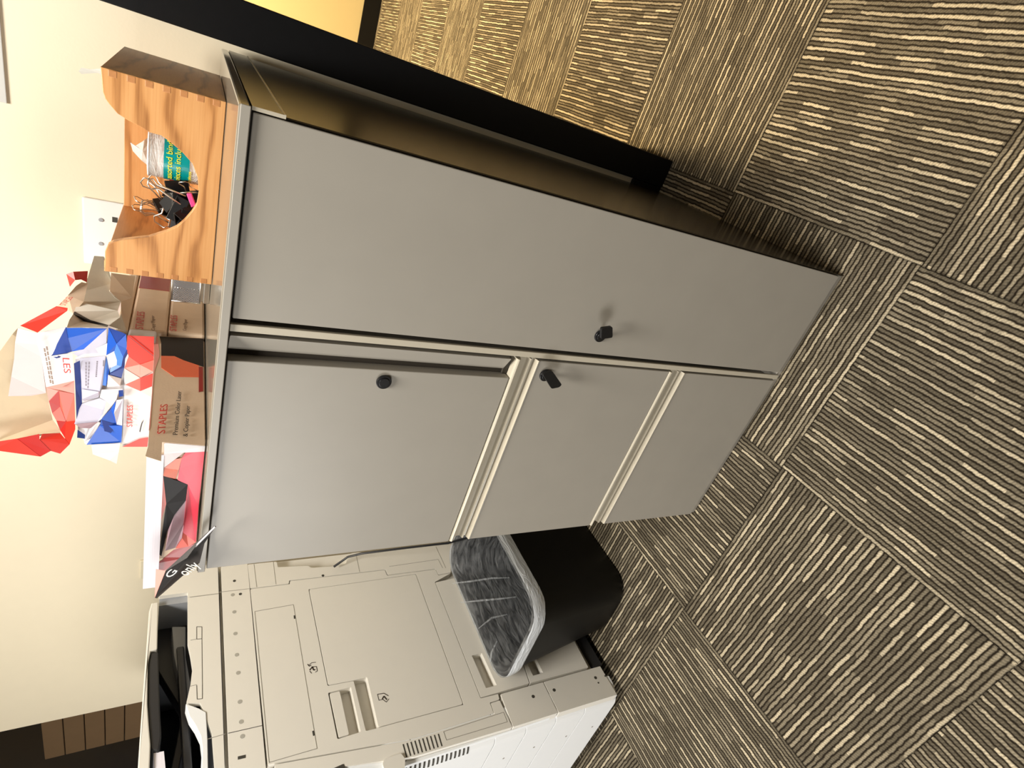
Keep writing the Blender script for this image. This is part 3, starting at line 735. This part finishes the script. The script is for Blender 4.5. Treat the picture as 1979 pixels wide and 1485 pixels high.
# red and white ream
YR = 0.272                                       # ends of the upper reams face the room
rr = thing('paper_ream', 'red and white wrapped paper ream under the torn blue wrapper', 'paper ream', (0.11, 0.285, 1.132), 'paper reams on the cabinet')
bm = bmesh.new(); box(bm, 0.020, 0.224, YR + 0.001, 0.302, 1.1345, 1.171); link('wrapper', bm, M['w_white'], rr, bevel=0.003)
patches([('w_white', [(250, 450), (285, 52), (605, 67), (585, 700), (530, 1385), (225, 1385), (248, 800)]),
         ('w_red', [(285, 52), (605, 67), (600, 345), (435, 400), (310, 330), (275, 220)]),
         ('w_salmon', [(300, 300), (435, 398), (250, 440)]), ('w_rose', [(250, 442), (435, 400), (440, 560)]),
         ('w_salmon', [(600, 346), (590, 480), (435, 402)]), ('w_rose', [(437, 402), (590, 482), (440, 560)]),
         ('w_pinkw', [(250, 446), (440, 562), (262, 640)]), ('w_salmon', [(262, 642), (440, 562), (440, 718)]),
         ('w_red', [(440, 562), (590, 505), (580, 662), (440, 718)]), ('w_pinkw', [(580, 662), (585, 800), (440, 720)]),
         ('w_red', [(228, 1385), (430, 1290), (537, 1272), (525, 1385)]),
         ('w_char', [(488, 1055), (465, 1110), (440, 1215), (428, 1200), (455, 1100)]),
         ('w_dred', [(285, 56), (300, 58), (600, 292), (598, 306)])],
        r_, 1, YR, None, rr, 'end_wrap', sgn=-1)
fit_text('STAPLES', r_(345, 1148), r_(352, 888), r_(275, 1148), 1, YR - 0.0045, (0, 0, 1), M['ink_red'], rr)
# crumpled blue wrapper
dep = lambda amp, sc, seed, lean=0.0: (lambda px, py: amp * mathutils.noise.noise(Vector((px * sc, py * sc, seed))) + lean * (240 - px))
bw = thing('torn_wrapper', 'torn blue and white ream wrapper lying on the red and white ream', 'wrapper', (0.11, 0.29, 1.175), 'torn ream wrappers')
bm = bmesh.new(); box(bm, 0.035, 0.205, YR + 0.016, 0.47, 1.190, 1.225); link('paper_sheets', bm, M['paper'], bw)
patches([('w_white', [(800, 340), (1330, 100), (1310, 1250), (920, 1265), (830, 1120), (800, 640)]),
         ('w_blue', [(700, 15), (1135, 30), (890, 250), (760, 275), (720, 130)]),
         ('w_blue2', [(700, 15), (720, 130), (760, 275), (690, 300), (660, 330), (620, 320), (600, 345), (540, 318)]),
         ('w_lilac', [(1135, 30), (1130, 310), (850, 340), (770, 290), (890, 250)]),
         ('w_blue2', [(1155, 20), (1240, 190), (1340, 90), (1300, 70)]),
         ('w_blue', [(1155, 20), (1130, 310), (1180, 400), (1240, 190)]),
         ('w_blue3', [(1240, 190), (1180, 400), (1170, 500), (1290, 430), (1310, 330)]),
         ('w_blue', [(1240, 190), (1340, 90), (1350, 250), (1310, 330)]),
         ('w_blue2', [(1350, 250), (1365, 290), (1320, 440), (1290, 560), (1150, 520), (1290, 430), (1310, 330)]),
         ('w_lilac', [(850, 345), (1120, 320), (1140, 360), (1085, 640), (1060, 700), (870, 670)]),
         ('w_blue3', [(1130, 330), (1180, 400), (1150, 520), (1130, 640), (1085, 630)]),
         ('w_white', [(1150, 520), (1290, 560), (1275, 640), (1140, 650)]),
         ('w_blue2', [(785, 400), (850, 370), (862, 600), (872, 830), (815, 1010), (800, 640)]),
         ('w_lilac', [(872, 672), (1060, 702), (1050, 760), (890, 800), (872, 780)]),
         ('w_mauve', [(890, 800), (1050, 735), (1060, 700), (1010, 715)]),
         ('w_lilac', [(840, 890), (870, 830), (1060, 770), (1130, 800), (1120, 900), (1080, 990), (1040, 1020), (790, 1045)]),
         ('w_white', [(1080, 680), (1300, 670), (1310, 690), (1260, 690), (1240, 780), (1190, 850), (1080, 990), (1130, 800), (1060, 760)]),
         ('w_blue2', [(1262, 688), (1310, 682), (1312, 745), (1265, 755)]),
         ('w_blue', [(1230, 800), (1215, 930), (1240, 1050), (1300, 1062), (1290, 1240), (920, 1265), (1060, 1060), (1080, 990), (1180, 880)]),
         ('w_blue2', [(1080, 1000), (1240, 1050), (1180, 1140), (1110, 1120)]),
         ('w_white', [(1040, 1020), (1070, 1030), (960, 1200), (915, 1262), (895, 1240), (960, 1080)]),
         ('w_mauve', [(800, 1045), (1040, 1022), (960, 1090), (850, 1085)]),
         ('w_blue2', [(825, 1105), (905, 1160), (900, 1200), (820, 1190)]),
         ('w_lilac', [(1240, 790), (1305, 780), (1298, 1060), (1240, 1048), (1212, 930)]),
         ('w_white', [(970, 1268), (1278, 1248), (1262, 1340), (1240, 1468), (1165, 1430), (985, 1365)])],
        b_, 1, YR + 0.004, None, bw, 'wrapper', depth=dep(0.010, 0.045, 3.3), sgn=-1, step=0.0004)
for (p0, p1, cap, s) in (((1035, 370), (1022, 545), (1010, 370), 'Multiuse Paper'), ((960, 375), (948, 660), (940, 375), 'Heavyweight 8.5 x 11'), ((1110, 365), (1105, 500), (1080, 365), 'COPY')):
    pass
def printed_lines(parent, lines, conv, ax, val, mat, wdt):
    """tiny unreadable print shown as short strokes of text height"""
    bm = bmesh.new()
    for (p0, p1) in lines:
        a, b = at(*conv(*p0), ax, val), at(*conv(*p1), ax, val); n = 40
        d = (b - a)
        for i in range(n):
            if (i * 7) % 5 == 0: continue
            s, e = a + d * (i / n), a + d * ((i + 0.7) / n)
            cr = Vector((0, 0, wdt / 2)) if ax == 0 else Vector((0, 0, wdt / 2))
            k = Vector((0, 0, 0))
            bm.faces.new([bm.verts.new(q) for q in (s - cr + k, e - cr + k, e + cr + k, s + cr + k)])
    return link('small_print', bm, mat, parent, solid=0.0003)
printed_lines(bw, [((1035, 370), (1022, 545)), ((950, 375), (935, 665)), ((915, 380), (915, 640)), ((1103, 365), (1100, 430))], b_, 1, YR - 0.015, M['ink_gray'], 0.0018)
# red wrapper on top
tw = thing('torn_wrapper', 'torn red and white ream wrapper with kraft lining, topmost of the stack', 'wrapper', (0.11, 0.29, 1.24), 'torn ream wrappers')
patches([('kraft_light', [(-80, 380), (130, 90), (190, 20), (400, 75), (480, 300), (520, 830), (560, 1000), (640, 1110), (640, 1140), (450, 1150), (180, 1200), (-80, 1240)]),
         ], b_, 1, YR + 0.018, None, tw, 'lining', depth=dep(0.014, 0.022, 9.1), sgn=-1)
patches([('w_pinkw', [(190, 20), (400, 75), (395, 200), (440, 330), (490, 715), (330, 745), (88, 748), (120, 540), (150, 350), (160, 180)]),
         ('w_white', [(400, 75), (700, 10), (560, 300), (540, 320), (440, 330), (395, 200)]),
         ('w_white', [(440, 330), (540, 320), (600, 345), (690, 300), (770, 285), (790, 585), (660, 650), (490, 655)]),
         ('w_rose', [(490, 655), (660, 650), (790, 585), (792, 725), (625, 692), (520, 805)]),
         ('w_salmon', [(625, 692), (792, 725), (798, 1010), (700, 1020), (640, 860)]),
         ('w_red2', [(520, 805), (625, 692), (640, 860), (555, 930)]),
         ('w_salmon', [(555, 930), (640, 860), (700, 1020), (600, 1010)]),
         ('w_red2', [(600, 1010), (700, 1020), (690, 1190), (640, 1110)]),
         ('w_red', [(700, 1020), (798, 1010), (800, 1100), (740, 1260), (690, 1200)]),
         ('w_red', [(450, 1150), (640, 1140), (690, 1200), (740, 1260), (640, 1360), (540, 1330), (420, 1210)]),
         ('w_red2', [(180, 1200), (420, 1150), (420, 1210), (540, 1330), (430, 1390)]),
         ('w_red', [(-80, 1240), (180, 1200), (430, 1390), (-80, 1320)]),
         ('w_red', [(215, -2), (600, -210), (720, -190), (716, -160), (400, 72)])],
        b_, 1, YR + 0.002, None, tw, 'wrapper', depth=dep(0.010, 0.03, 5.7), sgn=-1, step=0.0004)
fit_text('LES', b_(664, 330), b_(682, 490), b_(738, 330), 1, YR - 0.014, (0, 0, -1), M['ink_red'], tw)
printed_lines(tw, [((495, 210), (565, 620)), ((470, 230), (540, 610))], b_, 1, YR - 0.014, M['ink_soft'], 0.0018)
# back stack: kraft reams
XK = 0.222
def kraft_ream(z0, z1, label, txt0=None, txt1=None, cap=None, sub0=None, sub1=None, x1=0.485, band=True):
    t = thing('paper_ream', label, 'paper ream', (0.11, 0.44, z0), 'paper reams on the cabinet')
    bm = bmesh.new(); box(bm, 0.006, XK, 0.304, 0.584, z0 + 0.0003, z1 - 0.0003); link('wrapper', bm, M['kraft'], t, bevel=0.004)
    if band:
        bm = bmesh.new(); box(bm, XK - 0.002, XK + 0.0006, 0.462, 0.578, z0 + 0.003, z1 - 0.003); link('printed_band', bm, M['w_dred'], t)
    if txt0:
        fit_text('STAPLES', txt0, txt1, cap, 0, XK + 0.0008, (0, 0, 1), M['ink_red'], t)
        fit_text('Copy Paper', sub0, sub1, (sub0[0] - 7, sub0[1]), 0, XK + 0.0008, (0, 0, 1), M['ink_soft'], t)
    return t
kraft_ream(1.0665, 1.120, 'closed kraft paper ream behind the silver mesh cup, lowest of the back stack', g_(1350, 558), g_(1358, 440), g_(1295, 558), g_(1425, 555), g_(1432, 468), band=False)
kraft_ream(1.120, 1.172, 'closed kraft paper ream with a dark red band, under the torn gray wrapper', g_(1095, 545), g_(1108, 412), g_(1032, 545), g_(1185, 555), g_(1180, 440))
k3 = thing('paper_ream', 'opened kraft paper ream with torn gray wrapper, topmost of the back stack', 'paper ream', (0.11, 0.44, 1.172), 'paper reams on the cabinet')
bm = bmesh.new(); box(bm, 0.006, XK, 0.304, 0.584, 1.1723, 1.1885); link('wrapper', bm, M['kraft'], k3, bevel=0.004)
patches([('kraft_gray', [(720, -20), (795, -15), (850, 110), (860, 190), (835, 250), (640, 250)]),
         ('kraft_gray', [(640, 250), (835, 250), (880, 300), (925, 330), (900, 400), (760, 360), (590, 330)]),
         ('kraft', [(850, 110), (1035, 135), (1010, 300), (975, 570), (925, 420), (925, 330), (840, 250), (860, 190)]),
         ('kraft_gray', [(590, 330), (760, 360), (900, 400), (920, 450), (830, 510), (690, 470), (570, 405)]),
         ('w_char', [(570, 405), (690, 470), (830, 510), (820, 525), (640, 480), (560, 425)]),
         ('kraft_gray', [(560, 425), (640, 480), (820, 525), (510, 530), (530, 470)]),
         ('kraft_gray', [(925, 420), (970, 560), (900, 540), (830, 515), (915, 450)])],
        g_, 0, XK + 0.016, None, k3, 'torn_wrapper', depth=dep(0.018, 0.04, 2.2))
patches([('kraft', [(440, 362), (520, 280), (580, 210), (625, 180), (672, 190), (640, 330), (560, 420), (515, 392)]),
         ('w_red', [(508, 118), (560, 100), (672, 95), (664, 182), (620, 160), (575, 165), (535, 215)])],
        g_, 1, 0.33, None, tw, 'back_flap', depth=dep(0.02, 0.04, 7.2))
fit_text('STAPLES', g_(500, 358), g_(560, 295), g_(478, 325), 1, 0.315, (0, 0, 1), M['ink_red'], tw)

# silver mesh cup beside the kraft reams
mc = thing('mesh_cup', 'small square silver wire mesh cup beside the oak box', 'cup', (0.318, 0.293, 1.0665))
x0, x1, y0, y1 = 0.296, 0.3445, 0.268, 0.318
bm = bmesh.new()
for (a, b) in (((x0, y0), (x1, y0)), ((x1, y0), (x1, y1)), ((x1, y1), (x0, y1)), ((x0, y1), (x0, y0))):
    bm.faces.new([bm.verts.new(q) for q in ((a[0], a[1], 1.078), (b[0], b[1], 1.078), (b[0], b[1], 1.116), (a[0], a[1], 1.116))])
link('mesh_wall', bm, M['mesh'], mc, solid=0.0006)
bm = bmesh.new()
for z in (1.116, 1.079): tube(bm, [(x0, y0, z), (x1, y0, z), (x1, y1, z), (x0, y1, z)], 0.0013, 8, close=True)
for a in ((x0, y0), (x1, y0), (x1, y1), (x0, y1)): tube(bm, [(a[0], a[1], 1.079), (a[0], a[1], 1.116)], 0.0011, 6)
link('rim_wire', bm, M['steel'], mc, smooth=True)
bm = bmesh.new(); box(bm, x0, x1, y0, y1, 1.0665, 1.0745); box(bm, x0 + 0.002, x1 - 0.002, y0 + 0.002, y1 - 0.002, 1.0745, 1.0785); link('base', bm, M['steel'], mc, bevel=0.001)

# ------------------------------------------------------------------ oak box with U-shaped front
BX0, BX1, BY0, BY1, BZ0, BZ1 = 0.3465, 0.5985, 0.23, 0.50, 1.0665, 1.195
ob = thing('oak_box', 'honey oak desk box with a U-shaped front cutout and finger joints', 'box', (0.472, 0.365, BZ0))
T = 0.011
curve = [(197.5, 132), (198.5, 177), (203, 190), (210.6, 201), (226.8, 219.5), (248, 233), (270, 244), (289, 256), (311.7, 262), (328, 274), (352, 294), (372, 316.5), (382, 343), (384.5, 370), (380.4, 394.7), (370, 411), (356, 427), (342, 439), (322, 448), (287.5, 459), (239, 464.5), (218.7, 468.5), (208.6, 473.5), (203, 485.7), (202.5, 508), (204, 524)]
pts = []
for p in curve:
    q = at(p[0], p[1], 1, BY0); pts.append((q.x, q.z))
pts[0] = (BX1, BZ1); pts[-1] = (BX0, BZ1 - 0.001)
outer = pts + [(BX0, BZ0), (BX1, BZ0)]
bm = bmesh.new(); prism(bm, outer, [], BY0, BY0 + T, XZ, 0)
for side in (0, 1):                                   # finger joints: end grain of the side boards
    for k in range(7):
        z = BZ0 + 0.006 + k * 0.0178
        xa, xb = (BX0 + 0.0005, BX0 + 0.008) if side == 0 else (BX1 - 0.008, BX1 - 0.0005)
        box(bm, xa, xb, BY0 - 0.0003, BY0 + 0.001, z, z + 0.0085, 1)
link('front_panel', bm, [M['oak'], M['oak_end']], ob, bevel=0.0008)
bm = B(BX1 - T, BX1, BY0 + T, BY1, BZ0, BZ1); link('side_panel', bm, M['oak_side'], ob, bevel=0.0008)
bm = B(BX0, BX0 + T, BY0 + T, BY1, BZ0, BZ1); link('side_panel', bm, M['oak_side'], ob, bevel=0.0008)
bm = B(BX0 + T, BX1 - T, BY1 - T, BY1, BZ0, BZ1 - 0.001); link('back_panel', bm, M['oak'], ob, bevel=0.0008)
bm = B(BX0 + T, BX1 - T, BY0 + T, BY1 - T, BZ0, BZ0 + 0.008); link('bottom_panel', bm, M['oak'], ob)
# clear tub of clips with a teal label
tc = at(338, 302, 1, 0.325); cxT, cyT, rT = tc.x, 0.325, 0.033
tub = thing('clip_tub', 'clear plastic tub of binder clips with a teal label inside the oak box', 'tub', (cxT, cyT, BZ0 + 0.008))
zr = at(289, 300, 1, cyT).z; zl0, zl1 = at(366, 330, 1, cyT - rT).z, at(316, 320, 1, cyT - rT).z
def arc_wall(bm, r, z0, z1, a0, a1, n=40):
    A = [(cxT + r * math.cos(a0 + (a1 - a0) * k / n), cyT + r * math.sin(a0 + (a1 - a0) * k / n)) for k in range(n + 1)]
    lo = [bm.verts.new((p[0], p[1], z0)) for p in A]; hi = [bm.verts.new((p[0], p[1], z1)) for p in A]
    for k in range(n): bm.faces.new((lo[k], lo[k + 1], hi[k + 1], hi[k]))
bm = bmesh.new(); arc_wall(bm, rT, BZ0 + 0.0085, zr, 0, 2 * math.pi); bmesh.ops.remove_doubles(bm, verts=bm.verts, dist=1e-5); cyl(bm, (cxT, cyT, BZ0 + 0.0085), (0, 0, 1), rT, 0.001, 40)
link('tub_wall', bm, M['tub'], tub, smooth=False, solid=0.0008)
bm = bmesh.new(); tube(bm, [(cxT + rT * math.cos(a), cyT + rT * math.sin(a), zr) for a in [2 * math.pi * k / 40 for k in range(40)]], 0.0014, 8, close=True); link('tub_rim', bm, M['film_fold'], tub, smooth=True)
bm = bmesh.new(); arc_wall(bm, rT + 0.0008, zl0, zl1, -math.pi * 0.98, -0.02); lab = link('label_band', bm, M['teal'], tub, solid=0.0003)
def curved_text(s, z, size, mat, a_start):
    bmx = text_bm(s, size, (0, 0, 0), (1, 0, 0), (0, 1, 0))
    for v in bmx.verts:
        a = a_start + v.co.x / rT; zz = z + v.co.y; rr_ = rT + 0.0013 + v.co.z
        v.co = Vector((cxT + rr_ * math.cos(a), cyT + rr_ * math.sin(a), zz))
    return sub('lettering', bmx, mat, lab)
zz = zl1 - 0.010
curved_text('assorted binder', zz, 0.0105, M['lime'], -math.pi * 0.80)
curved_text('pieces included', zz - 0.010, 0.0105, M['lime'], -math.pi * 0.80)
curved_text('20 pieces', zz - 0.023, 0.006, M['lime'], -math.pi * 0.80)
bm = bmesh.new(); arc_wall(bm, rT + 0.0014, zz - 0.005, zz + 0.003, -math.pi * 0.93, -math.pi * 0.83, 8); sub('label_logo', bm, M['w_red'], lab, solid=0.0003)
def binder_clip_parts():
    """unit clip: body along X, mouth down, handles up; scale in metres for width 0.03"""
    body = bmesh.new(); Wd, D, H = 0.032, 0.015, 0.020
    pr = [(-D / 2, H * 0.9), (D / 2, H * 0.9), (D / 2 + 0.001, H * 0.8), (0.0022, 0.0), (0.0008, 0.0), (D / 2 - 0.001, H * 0.82), (-D / 2 + 0.001, H * 0.82), (-0.0008, 0.0), (-0.0022, 0.0), (-D / 2 - 0.001, H * 0.8)]
    prism(body, pr, [], -Wd / 2, Wd / 2, YZ)
    hs = []
    for s in (-1, 1):
        h = bmesh.new(); 
        path = [(-0.011, s * 0.001, 0.001), (-0.0065, s * 0.004, -0.012), (-0.005, s * 0.0055, -0.018), (-0.0085, s * 0.008, -0.026), (-0.005, s * 0.009, -0.031), (0.005, s * 0.009, -0.031), (0.0085, s * 0.008, -0.026), (0.005, s * 0.0055, -0.018), (0.0065, s * 0.004, -0.012), (0.011, s * 0.001, 0.001)]
        tube(h, path, 0.0009, 6); hs.append(h)
    return body, hs
pb, ph = binder_clip_parts()
cl0 = thing('binder_clip', 'x', 'clip', (0, 0, 0), 'binder clips in the oak box')
link('clip_body', pb, M['lock'], cl0, bevel=0.0004)
for h in ph: link('wire_handle', h, M['steel'], cl0, smooth=True)
def place_clip(px, py, y, rot, sc, label, first=[True]):
    if first[0]: r = cl0; first[0] = False
    else:
        r = cl0.copy(); C.objects.link(r)
        for ch in cl0.children: 
            c = ch.copy(); C.objects.link(c); c.parent = r
    p = at(px, py, 1, y); r.location = p; r.rotation_euler = rot; r.scale = (sc, sc, sc)
    r['label'] = label
    return r
R_ = math.radians
place_clip(330, 415, 0.375, (R_(185), R_(8), R_(10)), 1.25, 'black binder clip with tall handles against the left wall of the oak box')
place_clip(320, 378, 0.315, (R_(150), R_(25), R_(-25)), 1.0, 'black binder clip lying beside the clear tub with its handles crossing the pile')
place_clip(345, 372, 0.300, (R_(20), R_(75), R_(35)), 0.9, 'black binder clip in the middle of the pile in the oak box')
place_clip(352, 408, 0.290, (R_(75), R_(20), R_(15)), 1.1, 'black binder clip at the bottom left of the oak box cutout')
place_clip(372, 372, 0.285, (R_(200), R_(60), R_(-40)), 0.8, 'black binder clip lowest in the oak box under the pink tag')
place_clip(300, 398, 0.36, (R_(190), R_(-20), R_(70)), 0.9, 'black binder clip leaning on the back of the oak box')
place_clip(360, 425, 0.278, (R_(100), R_(40), R_(60)), 1.1, 'black binder clip tucked against the left curve of the oak cutout')
place_clip(340, 395, 0.33, (R_(30), R_(120), R_(10)), 1.3, 'large black binder clip behind the middle of the pile in the oak box')
place_clip(372, 418, 0.280, (R_(60), R_(100), R_(-20)), 1.0, 'black binder clip in front of the pile just left of the pink tag')
# extra handle of the long clip: the wire that rises above the pile
wv = thing('binder_clip', 'large black binder clip whose long silver handle rises beside the teal label', 'clip', at(350, 380, 1, 0.275), 'binder clips in the oak box')
H_ = lambda x, y, d: at(230 + x * 170 / 1148, 240 + y * 220 / 1485, 1, d)
bm = bmesh.new(); tube(bm, [H_(870, 940, .278), H_(700, 870, .276), H_(500, 790, .274), H_(440, 715, .274), H_(385, 720, .274), H_(375, 790, .274), H_(420, 850, .274), H_(470, 840, .274), H_(520, 850, .274), H_(700, 980, .274), H_(890, 1110, .276)], 0.0013, 8)
link('wire_handle', bm, M['steel'], wv, smooth=True)
bm = bmesh.new(); prism(bm, [(0, 0), (0.034, 0.004), (0.030, 0.026), (0.004, 0.024)], [], 0.284, 0.298, XZ)
q = H_(830, 1020, 0.29); bmesh.ops.translate(bm, verts=bm.verts, vec=(q.x - 0.017, 0, q.z - 0.012)); link('clip_body', bm, M['lock'], wv, bevel=0.002)
bm = bmesh.new(); a, b, c, d = H_(880, 915, .262), H_(945, 905, .262), H_(1005, 1065, .262), H_(945, 1090, .262)
vs = [bm.verts.new(p) for p in (a, b, c, d)]; vs2 = [bm.verts.new(p + Vector((0, 0.006, 0))) for p in (a, b, c, d)]
bm.faces.new(vs); bm.faces.new(vs2[::-1])
for i in range(4): bm.faces.new((vs[i], vs[(i + 1) % 4], vs2[(i + 1) % 4], vs2[i]))
tag(link('pink_tag', bm, M['pink'], bevel=0.0008), 'small bright pink plastic tag on the binder clips in the oak box', 'tag')
# crinkled plastic bag corner above the tub
bm = bmesh.new()
pl = [H_(150, 240, .34), H_(200, 290, .335), H_(330, 210, .33), H_(410, 150, .34), H_(410, 330, .325), H_(400, 560, .33), H_(290, 470, .33), H_(180, 350, .34)]
ctr = H_(310, 350, .322); cv = bm.verts.new(ctr); vv = [bm.verts.new(p) for p in pl]
for i in range(len(vv)): bm.faces.new((cv, vv[i], vv[(i + 1) % len(vv)]))
tag(link('plastic_bag', bm, M['tub'], solid=0.0005), 'crinkled corner of a clear plastic bag above the clip tub', 'bag')
# torn tape standing behind the box corner
bm = bmesh.new(); tape = [at(152, 138, 1, .24), at(157, 131, 1, .24), at(176, 134, 1, .237), at(199, 132, 1, .232), at(200, 138, 1, .232), at(196, 146, 1, .231), at(190, 141, 1, .235), at(158, 143, 1, .24)]
bm.faces.new([bm.verts.new(p) for p in tape]); bmesh.ops.triangulate(bm, faces=bm.faces[:])
tag(link('tape_strip', bm, M['mark'], solid=0.0005), 'torn scrap of grayish tape sticking up from the right corner of the oak box', 'tape')

# ------------------------------------------------------------------ on the wall
wp = thing('wall_plate', 'white double wall outlet plate on the cream wall behind the oak box', 'wall plate', (0.262, WY, 1.215))
bm = B(0.199, 0.326, WY - 0.006, WY, 1.155, 1.264); link('plate', bm, M['white'], wp, bevel=0.0025)
for (px, py) in ((195, 425), (195, 471)):
    q = at(px, py, 1, WY - 0.006); bm = bmesh.new(); cyl(bm, (q.x, WY - 0.0075, q.z), (0, 1, 0), 0.0035, 0.002, 14); link('screw', bm, M['copier_gray'], wp)
for (px, py) in ((222, 425), (222, 470)):
    q = at(px, py, 1, WY - 0.006); bm = B(q.x - 0.005, q.x + 0.005, WY - 0.0065, WY - 0.004, q.z - 0.004, q.z + 0.004); link('slot', bm, M['seam'], wp)
q = at(271, 1100, 1, WY)
sp = thing('wall_plate', 'beige wall plate on the cream wall behind the white paper sheets', 'wall plate', (q.x + 0.03, WY, 1.10))
link('plate', B(q.x - 0.035, q.x + 0.035, WY - 0.005, WY, q.z - 0.114, q.z), M['plate_edge'], sp, bevel=0.002)
q = at(15, 200, 1, WY); q0 = at(15, 0, 1, WY)
pp = B(q.x, 0.634, WY - 0.004, WY, q.z, q.z + 0.22)  # thin slab flat on the wall, grayer than the cream around it
tag(link('wall_patch', pp, M['patch'], bevel=0.001), 'gray patch high on the cream wall above the oak box', 'patch')

# ------------------------------------------------------------------ passage at the left end of the wall
cb = thing('storage_shelf', 'dark shelf loaded with cardboard boxes beyond the left end of the wall', 'shelf', (-1.9, 1.0, 0))
link('shelf_board', B(-2.4, -1.45, 0.85, 1.3, 1.00, 1.03), M['char'], cb)
for x in (-2.38, -1.47): link('upright', B(x - 0.02, x + 0.02, 0.86, 1.28, 0, 1.75), M['char'], cb)
zb = 1.03
for k in range(7):
    h = 0.062; bm = B(-1.95, -1.50, 0.86, 1.2, zb + 0.0015, zb + h - 0.0015)
    tag(link('cardboard_box', bm, M['tan'], bevel=0.002), 'flat tan cardboard box beyond the wall end, ' + ('topmost', 'second from the top', 'third from the top', 'fourth from the top', 'fifth from the top', 'second from the bottom', 'lowest')[6 - k] + ' of the pile', 'box', 'flat cardboard boxes on the shelf')
    zb += h

bm = bmesh.new(); rings = []
for z, r in ((0.0, 0.9), (0.03, 1.0), (0.10, 0.96), (0.17, 0.72), (0.21, 0.3)):
    rings.append([Vector((-1.66 + 0.15 * r * math.cos(a), 1.0 + 0.12 * r * math.sin(a), zb + 0.001 + z + (0.008 * math.sin(a * 3) if z else 0))) for a in [2 * math.pi * k / 24 for k in range(24)]])
loft(bm, rings, cap0=True, cap1=True)
tag(link('black_bag', bm, M['char'], smooth=True), 'dark rounded bag on top of the flat tan cardboard boxes', 'bag')
